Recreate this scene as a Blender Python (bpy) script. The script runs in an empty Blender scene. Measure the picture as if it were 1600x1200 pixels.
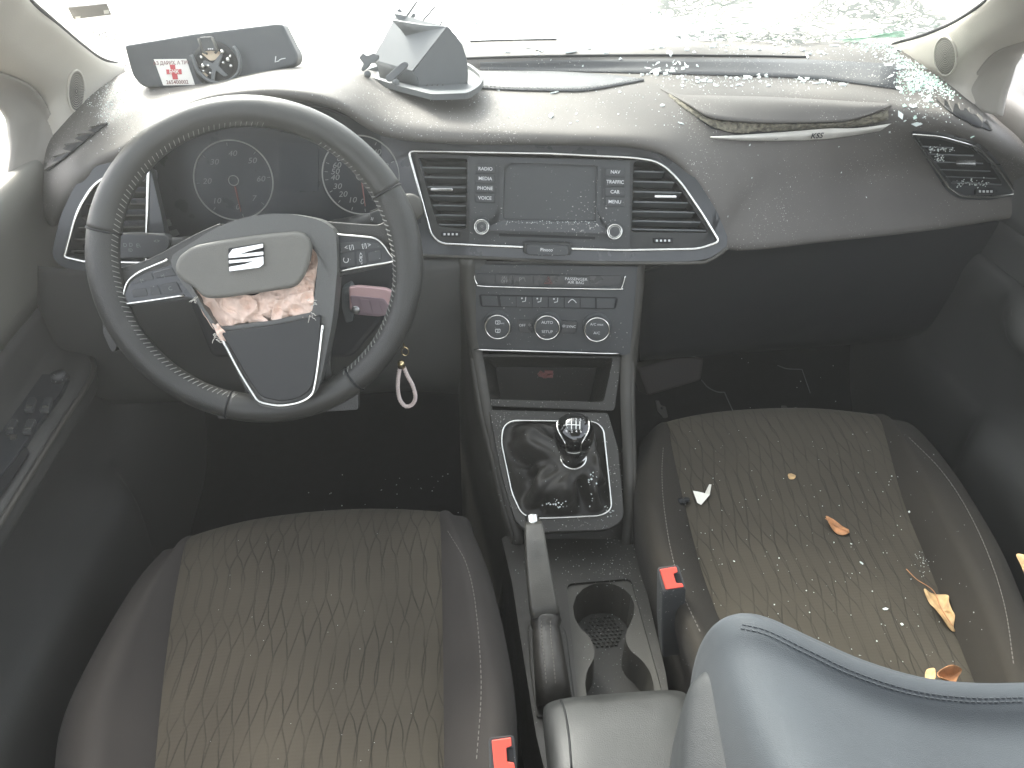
import bpy, bmesh, math, random
from mathutils import Vector, Matrix, noise
from mathutils.bvhtree import BVHTree
random.seed(7)
R = math.radians
V = Vector
scene = bpy.context.scene
COL = scene.collection

# ------------------------------------------------------------------ camera
FPX = 1202.0
CAM = V((-.135, 0, 1.13))
PITCH, YAW, ROLL = R(36), R(4.4), R(.5)
_f = V((math.sin(YAW)*math.cos(PITCH), math.cos(YAW)*math.cos(PITCH), -math.sin(PITCH)))
_r0 = V((math.cos(YAW), -math.sin(YAW), 0))
_u0 = _r0.cross(_f)
CU = _u0*math.cos(ROLL) + _r0*math.sin(ROLL)
CR = _r0*math.cos(ROLL) - _u0*math.sin(ROLL)
CF = _f
cam = bpy.data.cameras.new('Camera'); camo = bpy.data.objects.new('Camera', cam); COL.objects.link(camo)
cam.sensor_width = 36; cam.lens = 36*FPX/1600; cam.clip_start = .02; cam.clip_end = 200
camo.matrix_world = Matrix(((CR.x, CU.x, -CF.x, CAM.x), (CR.y, CU.y, -CF.y, CAM.y), (CR.z, CU.z, -CF.z, CAM.z), (0, 0, 0, 1)))
scene.camera = camo

def ray(px, py):
    return CF + CR*((px-800)/FPX) - CU*((py-600)/FPX)
def PY(px, py, y):
    d = ray(px, py); return CAM + d*((y-CAM.y)/d.y)
def PZ(px, py, z):
    d = ray(px, py); return CAM + d*((z-CAM.z)/d.z)
def PX(px, py, x):
    d = ray(px, py); return CAM + d*((x-CAM.x)/d.x)
def pt(a):
    """(px, py, 'y'|'z'|'x', value) or a Vector"""
    if isinstance(a, Vector): return a.copy()
    return {'y': PY, 'z': PZ, 'x': PX}[a[2]](a[0], a[1], a[3])

class Frame:
    """a flat working plane in the car: tilt back from the vertical, turned by w towards the driver"""
    def __init__(s, o, tilt, w=0, roll=0):
        s.o = o
        a, w = R(tilt), R(w)
        s.u = V((math.cos(w), -math.sin(w), 0))
        s.v = V((math.sin(w)*math.sin(a), math.cos(w)*math.sin(a), math.cos(a)))
        if roll:
            c, k = math.cos(R(roll)), math.sin(R(roll))
            s.u, s.v = s.u*c + s.v*k, s.v*c - s.u*k
        s.n = s.u.cross(s.v)
    def P(s, px, py, h=0):
        d = ray(px, py); o = s.o + s.n*h
        return CAM + d*((o-CAM).dot(s.n)/d.dot(s.n))
    def L(s, u, v, h=0):
        return s.o + s.u*u + s.v*v + s.n*h
    def scale(s, px, py):            # metres per photo pixel at that spot
        p = s.P(px, py); return (p-CAM).dot(CF)/FPX

# ------------------------------------------------------------------ materials
def _nt(name):
    m = bpy.data.materials.new(name); m.use_nodes = True
    nt = m.node_tree; b = nt.nodes['Principled BSDF']
    return m, nt, b
def mat(name, col, rough=.5, metal=0, grain=0, gscale=900, var=0, vscale=12, dust=0, dscale=420, spec=.5, coat=0, sheen=0, big=0, bscale=30, dcol=(.55,.54,.5)):
    m, nt, b = _nt(name); N = nt.nodes; L = nt.links
    b.inputs['Roughness'].default_value = rough; b.inputs['Metallic'].default_value = metal
    b.inputs['Specular IOR Level'].default_value = spec; b.inputs['Coat Weight'].default_value = coat
    b.inputs['Sheen Weight'].default_value = sheen
    b.inputs['Base Color'].default_value = (*col, 1)
    tc = N.new('ShaderNodeTexCoord'); last = None
    if var:
        n = N.new('ShaderNodeTexNoise'); n.inputs['Scale'].default_value = vscale; n.inputs['Detail'].default_value = 6
        L.new(tc.outputs['Object'], n.inputs['Vector'])
        r = N.new('ShaderNodeMapRange'); r.inputs[1].default_value = .3; r.inputs[2].default_value = .7
        r.inputs[3].default_value = 1-var; r.inputs[4].default_value = 1+var; L.new(n.outputs[0], r.inputs[0])
        mx = N.new('ShaderNodeMix'); mx.data_type = 'RGBA'; mx.blend_type = 'MULTIPLY'; mx.inputs[0].default_value = 1
        mx.inputs[6].default_value = (*col, 1); L.new(r.outputs[0], mx.inputs[7]); last = mx.outputs[2]
        rr = N.new('ShaderNodeMapRange'); rr.inputs[1].default_value = .3; rr.inputs[2].default_value = .7
        rr.inputs[3].default_value = max(0, rough-var*.4); rr.inputs[4].default_value = min(1, rough+var*.4)
        L.new(n.outputs[0], rr.inputs[0]); L.new(rr.outputs[0], b.inputs['Roughness'])
    if dust:
        n = N.new('ShaderNodeTexNoise'); n.inputs['Scale'].default_value = dscale; n.inputs['Detail'].default_value = 2
        L.new(tc.outputs['Object'], n.inputs['Vector'])
        n2 = N.new('ShaderNodeTexNoise'); n2.inputs['Scale'].default_value = 9; n2.inputs['Detail'].default_value = 4
        L.new(tc.outputs['Object'], n2.inputs['Vector'])
        ad = N.new('ShaderNodeMath'); ad.operation = 'MULTIPLY_ADD'; ad.inputs[1].default_value = .35; L.new(n2.outputs[0], ad.inputs[0]); L.new(n.outputs[0], ad.inputs[2])
        r = N.new('ShaderNodeMapRange'); r.inputs[1].default_value = .9-dust*.1; r.inputs[2].default_value = .96-dust*.1; L.new(ad.outputs[0], r.inputs[0])
        mx = N.new('ShaderNodeMix'); mx.data_type = 'RGBA'; L.new(r.outputs[0], mx.inputs[0])
        if last: L.new(last, mx.inputs[6])
        else: mx.inputs[6].default_value = (*col, 1)
        mx.inputs[7].default_value = (*dcol, 1); last = mx.outputs[2]
    if last: L.new(last, b.inputs['Base Color'])
    hs = []
    if grain:
        n = N.new('ShaderNodeTexNoise'); n.inputs['Scale'].default_value = gscale; n.inputs['Detail'].default_value = 2
        L.new(tc.outputs['Object'], n.inputs['Vector'])
        bp = N.new('ShaderNodeBump'); bp.inputs['Strength'].default_value = grain; bp.inputs['Distance'].default_value = .0006
        L.new(n.outputs[0], bp.inputs['Height']); L.new(bp.outputs[0], b.inputs['Normal']); hs.append(bp)
    if big:
        n = N.new('ShaderNodeTexNoise'); n.inputs['Scale'].default_value = bscale; n.inputs['Detail'].default_value = 3
        L.new(tc.outputs['Object'], n.inputs['Vector'])
        bp = N.new('ShaderNodeBump'); bp.inputs['Strength'].default_value = big; bp.inputs['Distance'].default_value = .004
        L.new(n.outputs[0], bp.inputs['Height'])
        if hs: L.new(bp.outputs[0], hs[0].inputs['Normal'])
        else: L.new(bp.outputs[0], b.inputs['Normal'])
    return m

def seat_fabric(name, col, line, x0):
    m, nt, b = _nt(name); N = nt.nodes; L = nt.links
    b.inputs['Roughness'].default_value = .9; b.inputs['Sheen Weight'].default_value = .04; b.inputs['Specular IOR Level'].default_value = .25
    tc = N.new('ShaderNodeTexCoord'); sp = N.new('ShaderNodeSeparateXYZ')
    n = N.new('ShaderNodeTexNoise'); n.inputs['Scale'].default_value = 14; n.inputs['Detail'].default_value = 2
    L.new(tc.outputs['Object'], n.inputs['Vector'])
    L.new(tc.outputs['Object'], sp.inputs[0])
    def M(op, a, c=None, d=None):
        k = N.new('ShaderNodeMath'); k.operation = op
        for i, q in enumerate((a, c, d)):
            if q is None: continue
            if isinstance(q, (int, float)): k.inputs[i].default_value = q
            else: L.new(q, k.inputs[i])
        return k.outputs[0]
    nn = M('SUBTRACT', n.outputs[0], .5)
    u = M('DIVIDE', sp.outputs[0], .0170)
    u = M('MULTIPLY_ADD', nn, .5, u)
    def fam(sign, ph):
        w = M('SINE', M('ADD', M('MULTIPLY', sp.outputs[1], 27), M('MULTIPLY_ADD', nn, 2.0, ph)))
        q = M('MULTIPLY_ADD', w, .62*sign, u)
        fr = M('ABSOLUTE', M('SUBTRACT', M('FRACT', q), .5))
        return M('SUBTRACT', 1, M('DIVIDE', fr, .055))
    f = M('MAXIMUM', fam(1, 0), fam(-1, .5)); f = M('MAXIMUM', f, 0); f = M('MINIMUM', f, 1)
    n3 = N.new('ShaderNodeTexNoise'); n3.inputs['Scale'].default_value = 22; L.new(tc.outputs['Object'], n3.inputs['Vector'])
    f = M('MULTIPLY', f, M('MINIMUM', M('MAXIMUM', M('MULTIPLY_ADD', n3.outputs[0], 3, -.75), .38), 1))
    # worn, dusty large tone
    n2 = N.new('ShaderNodeTexNoise'); n2.inputs['Scale'].default_value = 9; n2.inputs['Detail'].default_value = 5; L.new(tc.outputs['Object'], n2.inputs['Vector'])
    r = N.new('ShaderNodeMapRange'); r.inputs[1].default_value = .3; r.inputs[2].default_value = .7; r.inputs[3].default_value = .86; r.inputs[4].default_value = 1.16
    L.new(n2.outputs[0], r.inputs[0])
    mx = N.new('ShaderNodeMix'); mx.data_type = 'RGBA'; L.new(f, mx.inputs[0]); mx.inputs[6].default_value = (*col, 1); mx.inputs[7].default_value = (*line, 1)
    m2 = N.new('ShaderNodeMix'); m2.data_type = 'RGBA'; m2.blend_type = 'MULTIPLY'; m2.inputs[0].default_value = 1
    L.new(mx.outputs[2], m2.inputs[6]); L.new(r.outputs[0], m2.inputs[7])
    # weave
    wv = M('MULTIPLY', M('SINE', M('MULTIPLY', sp.outputs[1], 1500)), .5)
    wx = M('MULTIPLY', M('SINE', M('MULTIPLY', sp.outputs[0], 1900)), .25)
    hh = M('ADD', M('MULTIPLY', M('ADD', wv, wx), .3), M('MULTIPLY', f, -2.2))
    k = M('MULTIPLY_ADD', M('ADD', wv, wx), .03, 1)
    m3 = N.new('ShaderNodeMix'); m3.data_type = 'RGBA'; m3.blend_type = 'MULTIPLY'; m3.inputs[0].default_value = 1
    L.new(m2.outputs[2], m3.inputs[6]); L.new(k, m3.inputs[7]); L.new(m3.outputs[2], b.inputs['Base Color'])
    bp = N.new('ShaderNodeBump'); bp.inputs['Strength'].default_value = .5; bp.inputs['Distance'].default_value = .0006
    L.new(hh, bp.inputs['Height']); L.new(bp.outputs[0], b.inputs['Normal'])
    return m

def crazed_glass(name):
    m, nt, b = _nt(name); N = nt.nodes; L = nt.links; N.remove(b)
    def M_(op, a, c=None, d=None):
        k = N.new('ShaderNodeMath'); k.operation = op
        for i, q in enumerate((a, c, d)):
            if q is None: continue
            if isinstance(q, (int, float)): k.inputs[i].default_value = q
            else: L.new(q, k.inputs[i])
        return k.outputs[0]
    tc = N.new('ShaderNodeTexCoord'); sp = N.new('ShaderNodeSeparateXYZ'); L.new(tc.outputs['Object'], sp.inputs[0])
    wn = N.new('ShaderNodeTexNoise'); wn.inputs['Scale'].default_value = 9; wn.inputs['Detail'].default_value = 3; L.new(tc.outputs['Object'], wn.inputs['Vector'])
    mx = N.new('ShaderNodeMix'); mx.data_type = 'RGBA'; mx.blend_type = 'LINEAR_LIGHT'; mx.inputs[0].default_value = .06; L.new(tc.outputs['Object'], mx.inputs[6]); L.new(wn.outputs['Color'], mx.inputs[7])
    lines = []
    for sc, wd in ((30, .05), (85, .07)):
        mp = N.new('ShaderNodeMapping'); mp.inputs['Scale'].default_value = (1, .38, 1); L.new(mx.outputs[2], mp.inputs[0])
        v = N.new('ShaderNodeTexVoronoi'); v.feature = 'DISTANCE_TO_EDGE'; v.inputs['Scale'].default_value = sc; L.new(mp.outputs[0], v.inputs['Vector'])
        lines.append(M_('LESS_THAN', v.outputs['Distance'], wd))
    n = N.new('ShaderNodeTexNoise'); n.inputs['Scale'].default_value = 6; n.inputs['Detail'].default_value = 5; L.new(tc.outputs['Object'], n.inputs['Vector'])
    r = N.new('ShaderNodeMapRange'); r.inputs[1].default_value = CRZ[0]; r.inputs[2].default_value = CRZ[1]; L.new(sp.outputs[0], r.inputs[0])
    mask = M_('MULTIPLY', r.outputs[0], M_('MINIMUM', M_('MAXIMUM', M_('MULTIPLY_ADD', n.outputs[0], 6, -2.3), 0), 1))
    f = M_('MULTIPLY', M_('MAXIMUM', lines[0], M_('MULTIPLY', lines[1], M_('GREATER_THAN', n.outputs[0], .52))), mask)
    t = N.new('ShaderNodeBsdfTransparent'); t.inputs[0].default_value = (.93, .97, .95, 1)
    g = N.new('ShaderNodeBsdfGlossy'); g.inputs['Roughness'].default_value = .02
    x = N.new('ShaderNodeMixShader'); x.inputs[0].default_value = .06; L.new(t.outputs[0], x.inputs[1]); L.new(g.outputs[0], x.inputs[2])
    d = N.new('ShaderNodeBsdfDiffuse'); d.inputs[0].default_value = (.05, .056, .052, 1); tl = N.new('ShaderNodeBsdfTranslucent'); tl.inputs[0].default_value = (.14, .158, .148, 1)
    y = N.new('ShaderNodeMixShader'); y.inputs[0].default_value = .5; L.new(d.outputs[0], y.inputs[1]); L.new(tl.outputs[0], y.inputs[2])
    z = N.new('ShaderNodeMixShader'); L.new(M_('MULTIPLY', f, .97), z.inputs[0]); L.new(x.outputs[0], z.inputs[1]); L.new(y.outputs[0], z.inputs[2]); L.new(z.outputs[0], N['Material Output'].inputs[0])
    return m
CRZ = (-.16, .02)
def glass_mat(name, tint, gloss=.08):
    m, nt, b = _nt(name); N = nt.nodes; L = nt.links
    t = N.new('ShaderNodeBsdfTransparent'); t.inputs[0].default_value = (*tint, 1)
    g = N.new('ShaderNodeBsdfGlossy'); g.inputs[0].default_value = (1, 1, 1, 1); g.inputs['Roughness'].default_value = .02
    x = N.new('ShaderNodeMixShader'); x.inputs[0].default_value = gloss
    L.new(t.outputs[0], x.inputs[1]); L.new(g.outputs[0], x.inputs[2]); L.new(x.outputs[0], N['Material Output'].inputs[0])
    N.remove(b); return m

M = {}
M['pad'] = mat('soft_dash_plastic', (.128,.120,.109), .62, grain=.55, gscale=1100, var=.1, dust=.35, dscale=500, spec=.3)
M['pad_inset'] = mat('dash_inset_plastic', (.075,.078,.08), .55, grain=.7, gscale=1500, var=.12, dust=.5, dscale=420)
M['shell'] = mat('satin_dark_shell', (.03,.033,.036), .3, grain=.1, gscale=300, var=.12, vscale=20, coat=.15)
M['dark'] = mat('hard_dark_plastic', (.026,.027,.026), .5, grain=.5, gscale=1300, var=.15)
M['face'] = mat('switch_face_plastic', (.05,.053,.054), .5, grain=.25, gscale=1500, var=.1, dust=.1)
M['groove'] = mat('groove_dark', (.008,.009,.01), .7)
M['console'] = mat('console_plastic', (.034,.032,.027), .5, grain=.6, gscale=1300, var=.12, dust=.25, dscale=460)
M['rimgrey'] = mat('console_border_plastic', (.058,.055,.046), .5, grain=.7, gscale=1400, var=.12)
M['lower'] = mat('lower_dash_plastic', (.019,.0195,.021), .65, grain=.5, gscale=1200, var=.15)
M['carpet'] = mat('black_carpet', (.010,.010,.011), .98, grain=1, gscale=700, var=.35, vscale=60, spec=.1)
M['chrome'] = mat('satin_chrome', (.72,.72,.68), .22, 1, var=.1, vscale=60)
M['bright'] = mat('bright_chrome', (.6,.6,.56), .16, 1, var=.1, vscale=80)
M['insert'] = mat('satin_black_insert', (.014,.015,.015), .38, grain=.2, gscale=1200)
M['screen'] = mat('screen_glass', (.02,.024,.028), .3, var=.1, vscale=30, spec=.3)
M['door_l_glare'] = mat('glare_lifted_door_plastic', (.19,.185,.16), .55, grain=.5, gscale=1000, var=.1)  # upper left door trim, lightened: veiling glare put into the colour
M['knee'] = mat('glare_lifted_knee_plastic', (.055,.055,.05), .6, grain=.5, gscale=1200, var=.12)  # lighter than the lower dash plastic, with veiling glare painted in
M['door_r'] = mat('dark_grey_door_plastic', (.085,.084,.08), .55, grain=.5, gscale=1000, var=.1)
M['lcd'] = mat('dead_display', (.035,.04,.045), .6, spec=.2)
M['piano'] = mat('gloss_black', (.008,.008,.008), .06, coat=.6)
M['print'] = mat('white_print', (.62,.63,.62), .6)
M['printdim'] = mat('grey_print', (.22,.225,.22), .6)
M['red'] = mat('red_print', (.45,.04,.03), .5)
M['dimred'] = mat('dim_red_print', (.2,.07,.06), .5)
M['leather'] = mat('wheel_leather', (.034,.034,.031), .42, grain=.8, gscale=750, var=.12, vscale=25, spec=.55)
M['perf'] = mat('smooth_wheel_leather', (.04,.04,.036), .38, grain=.35, gscale=1500, var=.1)
M['hub'] = mat('airbag_cover_plastic', (.145,.142,.125), .5, grain=.8, gscale=950, var=.06)
M['hub2'] = mat('wheel_centre_plastic', (.09,.092,.086), .42, grain=.8, gscale=950, var=.06, spec=.6)
M['thread'] = mat('grey_thread', (.3,.3,.28), .8)
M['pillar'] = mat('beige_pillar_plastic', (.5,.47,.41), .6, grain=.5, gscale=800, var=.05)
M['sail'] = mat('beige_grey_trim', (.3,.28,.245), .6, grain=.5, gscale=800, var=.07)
M['bolster'] = mat('grey_bolster_cloth', (.026,.0225,.0175), .85, grain=.8, gscale=1600, var=.14, sheen=.03, spec=.25, big=.35, bscale=16)
M['bolster2'] = mat('violet_grey_bolster_cloth', (.036,.032,.029), .85, grain=.8, gscale=1600, var=.12, sheen=.03, spec=.25, big=.3, bscale=14)
M['seatA'] = seat_fabric('patterned_seat_cloth', (.053,.046,.034), (.018,.0155,.012), 0)
M['backcloth'] = mat('blue_grey_vinyl_cloth', (.034,.041,.048), .78, grain=.7, gscale=1300, var=.1, big=.3, bscale=18, sheen=.05)
M['backside'] = mat('dark_backrest_side', (.026,.029,.031), .62, grain=.7, gscale=1300, var=.1, big=.3)
M['armleather'] = mat('armrest_leather', (.026,.027,.026), .5, grain=.5, gscale=900, var=.25, vscale=22, big=.15, bscale=20)
M['boot'] = mat('gaiter_leather', (.028,.026,.022), .5, grain=.6, gscale=900, var=.2, big=.5, bscale=45)
M['grip'] = mat('worn_grip_leather', (.06,.058,.05), .4, grain=.6, gscale=900, var=.2, vscale=40)
M['buckle'] = mat('buckle_red', (.72,.1,.07), .38, var=.05)
M['bag'] = mat('airbag_cloth', (.78,.6,.5), .85, grain=.5, gscale=2200, var=.12, vscale=40)
M['bagwhite'] = mat('airbag_strip_cloth', (.62,.6,.54), .85, grain=.5, gscale=2200, var=.1, vscale=40)
M['seatthread'] = mat('seat_thread', (.14,.13,.115), .8)
M['foam'] = mat('torn_foam', (.2,.185,.14), .95, grain=1, gscale=260, var=.6, vscale=180, big=1, bscale=160)
M['leaf'] = mat('dry_brown_leaf', (.42,.2,.085), .6, var=.4, vscale=90, big=.5, bscale=140)
M['leaf2'] = mat('dry_tan_leaf', (.5,.33,.16), .65, var=.35, vscale=90, big=.5, bscale=140)
M['paper'] = mat('white_paper', (.75,.74,.66), .8)
M['rosekey'] = mat('pink_metallic_key', (.62,.42,.42), .33, .35)
M['keyface'] = mat('mauve_key_face', (.26,.19,.21), .55)
M['cord'] = mat('braided_cream_cord', (.68,.58,.54), .8, grain=1, gscale=500)
M['gold'] = mat('gold_metal', (.62,.5,.28), .25, 1)
M['metal'] = mat('bare_metal', (.4,.4,.4), .35, 1)
M['shard'] = mat('glass_shard', (.8,.86,.83), .12, spec=.8)
M['greenshard'] = mat('green_glass_shard', (.55,.72,.62), .12, spec=.8)
M['tray'] = mat('broken_tray_plastic', (.1,.108,.11), .5, grain=.3, gscale=900, var=.1)
M['mirror'] = mat('mirror_housing_plastic', (.05,.056,.06), .42, grain=.3, gscale=1000, var=.08)
M['white'] = mat('white_sticker', (.8,.78,.72), .6)
M['paint'] = mat('white_car_paint', (.8,.8,.79), .3, coat=.5, var=.03)
M['roof'] = mat('headliner_cloth', (.5,.48,.44), .9)
M['glass'] = crazed_glass('shattered_windscreen_glass')

# ------------------------------------------------------------------ object helpers
def thing(name, label, cat, loc, group=None):
    o = bpy.data.objects.new(name, None); COL.objects.link(o); o.empty_display_size = .02
    o.location = loc; o['label'] = label; o['category'] = cat
    if group: o['group'] = group
    return o
def root_loc(p):
    while p is not None and p.parent is not None: p = p.parent
    return V(p.location) if p is not None else V((0, 0, 0))

class MB:
    def __init__(s): s.v = []; s.f = []; s.mi = []
    def add(s, vs, fs, mi=0):
        k = len(s.v); s.v += [V(a) for a in vs]; s.f += [tuple(i+k for i in f) for f in fs]; s.mi += [mi]*len(fs)
    def build(s, name, m, parent=None, smooth=False, bevel=0, bseg=2, sub=0, solid=0, off=-1, label=None, top=None, kind=None, angle=35):
        """one mesh object; top=(label, category, group) for a thing that is one mesh"""
        base = root_loc(parent)
        if parent is None:
            base = sum(s.v, V())/len(s.v)
        me = bpy.data.meshes.new(name)
        me.from_pydata([tuple(a-base) for a in s.v], [], s.f)
        ms = m if isinstance(m, (list, tuple)) else [m]
        for q in ms: me.materials.append(M[q] if isinstance(q, str) else q)
        for p, i in zip(me.polygons, s.mi): p.material_index = i; p.use_smooth = smooth
        bm = bmesh.new(); bm.from_mesh(me)
        bmesh.ops.remove_doubles(bm, verts=bm.verts, dist=1e-6)
        if not solid: bmesh.ops.recalc_face_normals(bm, faces=bm.faces)
        bm.to_mesh(me); bm.free()
        o = bpy.data.objects.new(name, me); COL.objects.link(o)
        if parent is None: o.location = base
        else: o.parent = parent
        if solid:
            md = o.modifiers.new('s', 'SOLIDIFY'); md.thickness = solid; md.offset = off
        if bevel:
            md = o.modifiers.new('b', 'BEVEL'); md.width = bevel; md.segments = bseg; md.limit_method = 'ANGLE'; md.angle_limit = R(angle)
            md.harden_normals = False
        if sub:
            md = o.modifiers.new('d', 'SUBSURF'); md.levels = sub; md.render_levels = sub
        if label: o['label'] = label
        if top:
            o['label'] = top[0]; o['category'] = top[1]
            if len(top) > 2 and top[2]: o['group'] = top[2]
        if kind: o['kind'] = kind
        return o
    # ---- shapes
    def prism(s, top, bot, mi=0):
        n = len(top)
        s.add(top+bot, [tuple(range(n)), tuple(range(2*n-1, n-1, -1))] + [(i, (i+1) % n, n+(i+1) % n, n+i) for i in range(n)], mi)
        return s
    def plate(s, fr, pts, h0, h1, mi=0, r=0):
        pts = rnd(pts, r) if r else pts
        top = [fr.P(p[0], p[1], h1) for p in pts]
        return s.prism(top, [q + fr.n*(h0-h1) for q in top], mi)
    def tube(s, path, rad, closed=False, seg=8, cap=True, mi=0, flat=None):
        n = len(path); path = [V(p) for p in path]
        rads = rad if isinstance(rad, list) else [rad]*n
        T = []
        for i in range(n):
            a = path[(i-1) % n] if (closed or i > 0) else path[i]
            b = path[(i+1) % n] if (closed or i < n-1) else path[i]
            t = (b-a); T.append(t.normalized() if t.length > 1e-9 else V((0, 0, 1)))
        ref = flat.copy() if flat is not None else (V((0, 0, 1)) if abs(T[0].z) < .9 else V((1, 0, 0)))
        vs = []
        for i in range(n):
            if flat is not None: ref = flat
            nn = (ref - T[i]*ref.dot(T[i])).normalized(); bb = T[i].cross(nn)
            if flat is None: ref = nn
            r = rads[i]; ra, rb = (r if isinstance(r, tuple) else (r, r))
            for k in range(seg):
                a = 2*math.pi*k/seg + math.pi/seg
                vs.append(path[i] + nn*math.cos(a)*ra + bb*math.sin(a)*rb)
        fs = []
        for i in range(n if closed else n-1):
            j = (i+1) % n
            for k in range(seg):
                l = (k+1) % seg
                fs.append((i*seg+k, i*seg+l, j*seg+l, j*seg+k))
        if cap and not closed:
            fs.append(tuple(range(seg-1, -1, -1))); fs.append(tuple((n-1)*seg+k for k in range(seg)))
        s.add(vs, fs, mi); return s
    def lathe(s, o, ax, prof, seg=24, mi=0, sx=1, ref=None):
        """prof: (radius, distance along ax)"""
        ax = ax.normalized(); ref = ref or (V((1, 0, 0)) if abs(ax.x) < .8 else V((0, 1, 0)))
        a = (ref - ax*ref.dot(ax)).normalized(); b = ax.cross(a)
        vs = []; fs = []
        for r, h in prof:
            for k in range(seg):
                t = 2*math.pi*k/seg; vs.append(o + ax*h + a*math.cos(t)*r*sx + b*math.sin(t)*r)
        for i in range(len(prof)-1):
            for k in range(seg):
                l = (k+1) % seg; fs.append((i*seg+k, i*seg+l, (i+1)*seg+l, (i+1)*seg+k))
        fs.append(tuple(range(seg-1, -1, -1))); fs.append(tuple((len(prof)-1)*seg+k for k in range(seg)))
        s.add(vs, fs, mi); return s
    def grid(s, rows, close=False, mi=0):
        n = len(rows); m = len(rows[0]); vs = [p for r in rows for p in r]; fs = []
        for i in range(n-1):
            for j in range(m if close else m-1):
                k = (j+1) % m
                fs.append((i*m+j, i*m+k, (i+1)*m+k, (i+1)*m+j))
        s.add(vs, fs, mi); return s
    def ringplate(s, fr, outer, inner, h0, h1, depth=None, mi=0, n=96, floor=True, fmi=None, shrink=.9, wmi=None):
        """plate with a hole; with depth the hole gets walls and a floor"""
        O = resample([fr.P(p[0], p[1], h1) for p in outer], n, True); I = resample([fr.P(p[0], p[1], h1) for p in inner], n, True)
        c = sum(I, V())/n
        def ang(p): d = p-c; return math.atan2(d.dot(fr.v), d.dot(fr.u))
        def order(Lp):
            area = sum((Lp[i]-c).cross(Lp[(i+1) % n]-c).dot(fr.n) for i in range(n))
            if area < 0: Lp = Lp[::-1]
            k = min(range(n), key=lambda i: abs(ang(Lp[i]) + math.pi*.75)); return Lp[k:]+Lp[:k]
        O = order(O); I = order(I)
        Ob = [p+fr.n*(h0-h1) for p in O]
        s.add(O+I, [(i, (i+1) % n, n+(i+1) % n, n+i) for i in range(n)], mi)
        s.add(O+Ob, [(i, (i+1) % n, n+(i+1) % n, n+i) for i in range(n)], mi)
        dd = depth if depth else (h1-h0)
        Ib = [c+(p-c)*(shrink if depth else 1)-fr.n*dd for p in I]
        s.add(I+Ib, [(i, (i+1) % n, n+(i+1) % n, n+i) for i in range(n)], mi if wmi is None else wmi)
        if depth and floor: s.add(Ib, [tuple(range(n))], mi if fmi is None else fmi)
        return s

def cr(a, b, c, d, t):
    return ((b*2) + (c-a)*t + (a*2-b*5+c*4-d)*(t*t) + (b*3-a-c*3+d)*(t*t*t))*.5
def spline(pts, k=6, closed=False):
    """Catmull-Rom through the points (Vectors or floats tuples)"""
    pts = [V(p) for p in pts]; n = len(pts); out = []
    if closed:
        for i in range(n):
            for j in range(k): out.append(cr(pts[i-1], pts[i], pts[(i+1) % n], pts[(i+2) % n], j/k))
        return out
    for i in range(n-1):
        a = pts[i-1] if i > 0 else pts[0]*2-pts[1]
        d = pts[i+2] if i+2 < n else pts[-1]*2-pts[-2]
        for j in range(k): out.append(cr(a, pts[i], pts[i+1], d, j/k))
    out.append(pts[-1]); return out
def resample(pts, n, closed=False):
    P = list(pts) + ([pts[0]] if closed else []); L = [0]
    for a, b in zip(P, P[1:]): L.append(L[-1]+(b-a).length)
    out = []; j = 0
    for i in range(n):
        t = L[-1]*i/(n if closed else n-1)
        while j < len(P)-2 and L[j+1] < t: j += 1
        q = (t-L[j])/max(1e-9, L[j+1]-L[j]); out.append(P[j].lerp(P[j+1], min(1, max(0, q))))
    return out
def rnd(pts, r, k=5):
    """round the corners of a pixel polygon; a point may carry its own radius"""
    n = len(pts); out = []
    for i in range(n):
        a, b, c = V(pts[i-1][:2]), V(pts[i][:2]), V(pts[(i+1) % n][:2])
        q = pts[i][2] if len(pts[i]) > 2 else r
        da, dc = (a-b), (c-b); q = min(q, da.length*.48, dc.length*.48)
        if q < .3: out.append((b.x, b.y)); continue
        s0 = b + da.normalized()*q; s1 = b + dc.normalized()*q
        for j in range(k+1):
            t = j/k; p = s0*(1-t)**2 + b*2*t*(1-t) + s1*t*t; out.append((p.x, p.y))
    return out
def loft(mb, rows, kr=5, kc=5, mi=0):
    """smooth surface through rows of points"""
    R1 = [spline([pt(p) for p in r], kc) for r in rows]
    cols = [spline(list(c), kr) for c in zip(*R1)]
    mb.grid([list(r) for r in zip(*cols)], mi=mi); return mb
def text(s, fr, px, py, hpx, m, parent, name='lettering', rot=0, h=.001, sx=1, shear=0, flipd=False, bold=0, spacing=1):
    cu = bpy.data.curves.new(name, 'FONT'); cu.body = s; cu.align_x = 'CENTER'; cu.align_y = 'CENTER'
    cu.size = 1; cu.shear = shear; cu.offset = bold; cu.resolution_u = 3; cu.space_line = .85; cu.space_character = spacing
    o = bpy.data.objects.new('t', cu); COL.objects.link(o)
    dg = bpy.context.evaluated_depsgraph_get(); me = bpy.data.meshes.new_from_object(o.evaluated_get(dg))
    bpy.data.objects.remove(o); bpy.data.curves.remove(cu)
    k = hpx*fr.scale(px, py)*1.4; c, q = math.cos(R(rot)), math.sin(R(rot)); p0 = fr.P(px, py, h)
    U = fr.u*c + fr.v*q; W = fr.v*c - fr.u*q
    if flipd: U = -U
    vs = [p0 + U*(a.co.x*k*sx) + W*(a.co.y*k) for a in me.vertices]; fs = [tuple(f.vertices) for f in me.polygons]
    b = MB(); b.add(vs, fs)
    if not vs: return None
    return b.build(name, m, parent)
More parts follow.
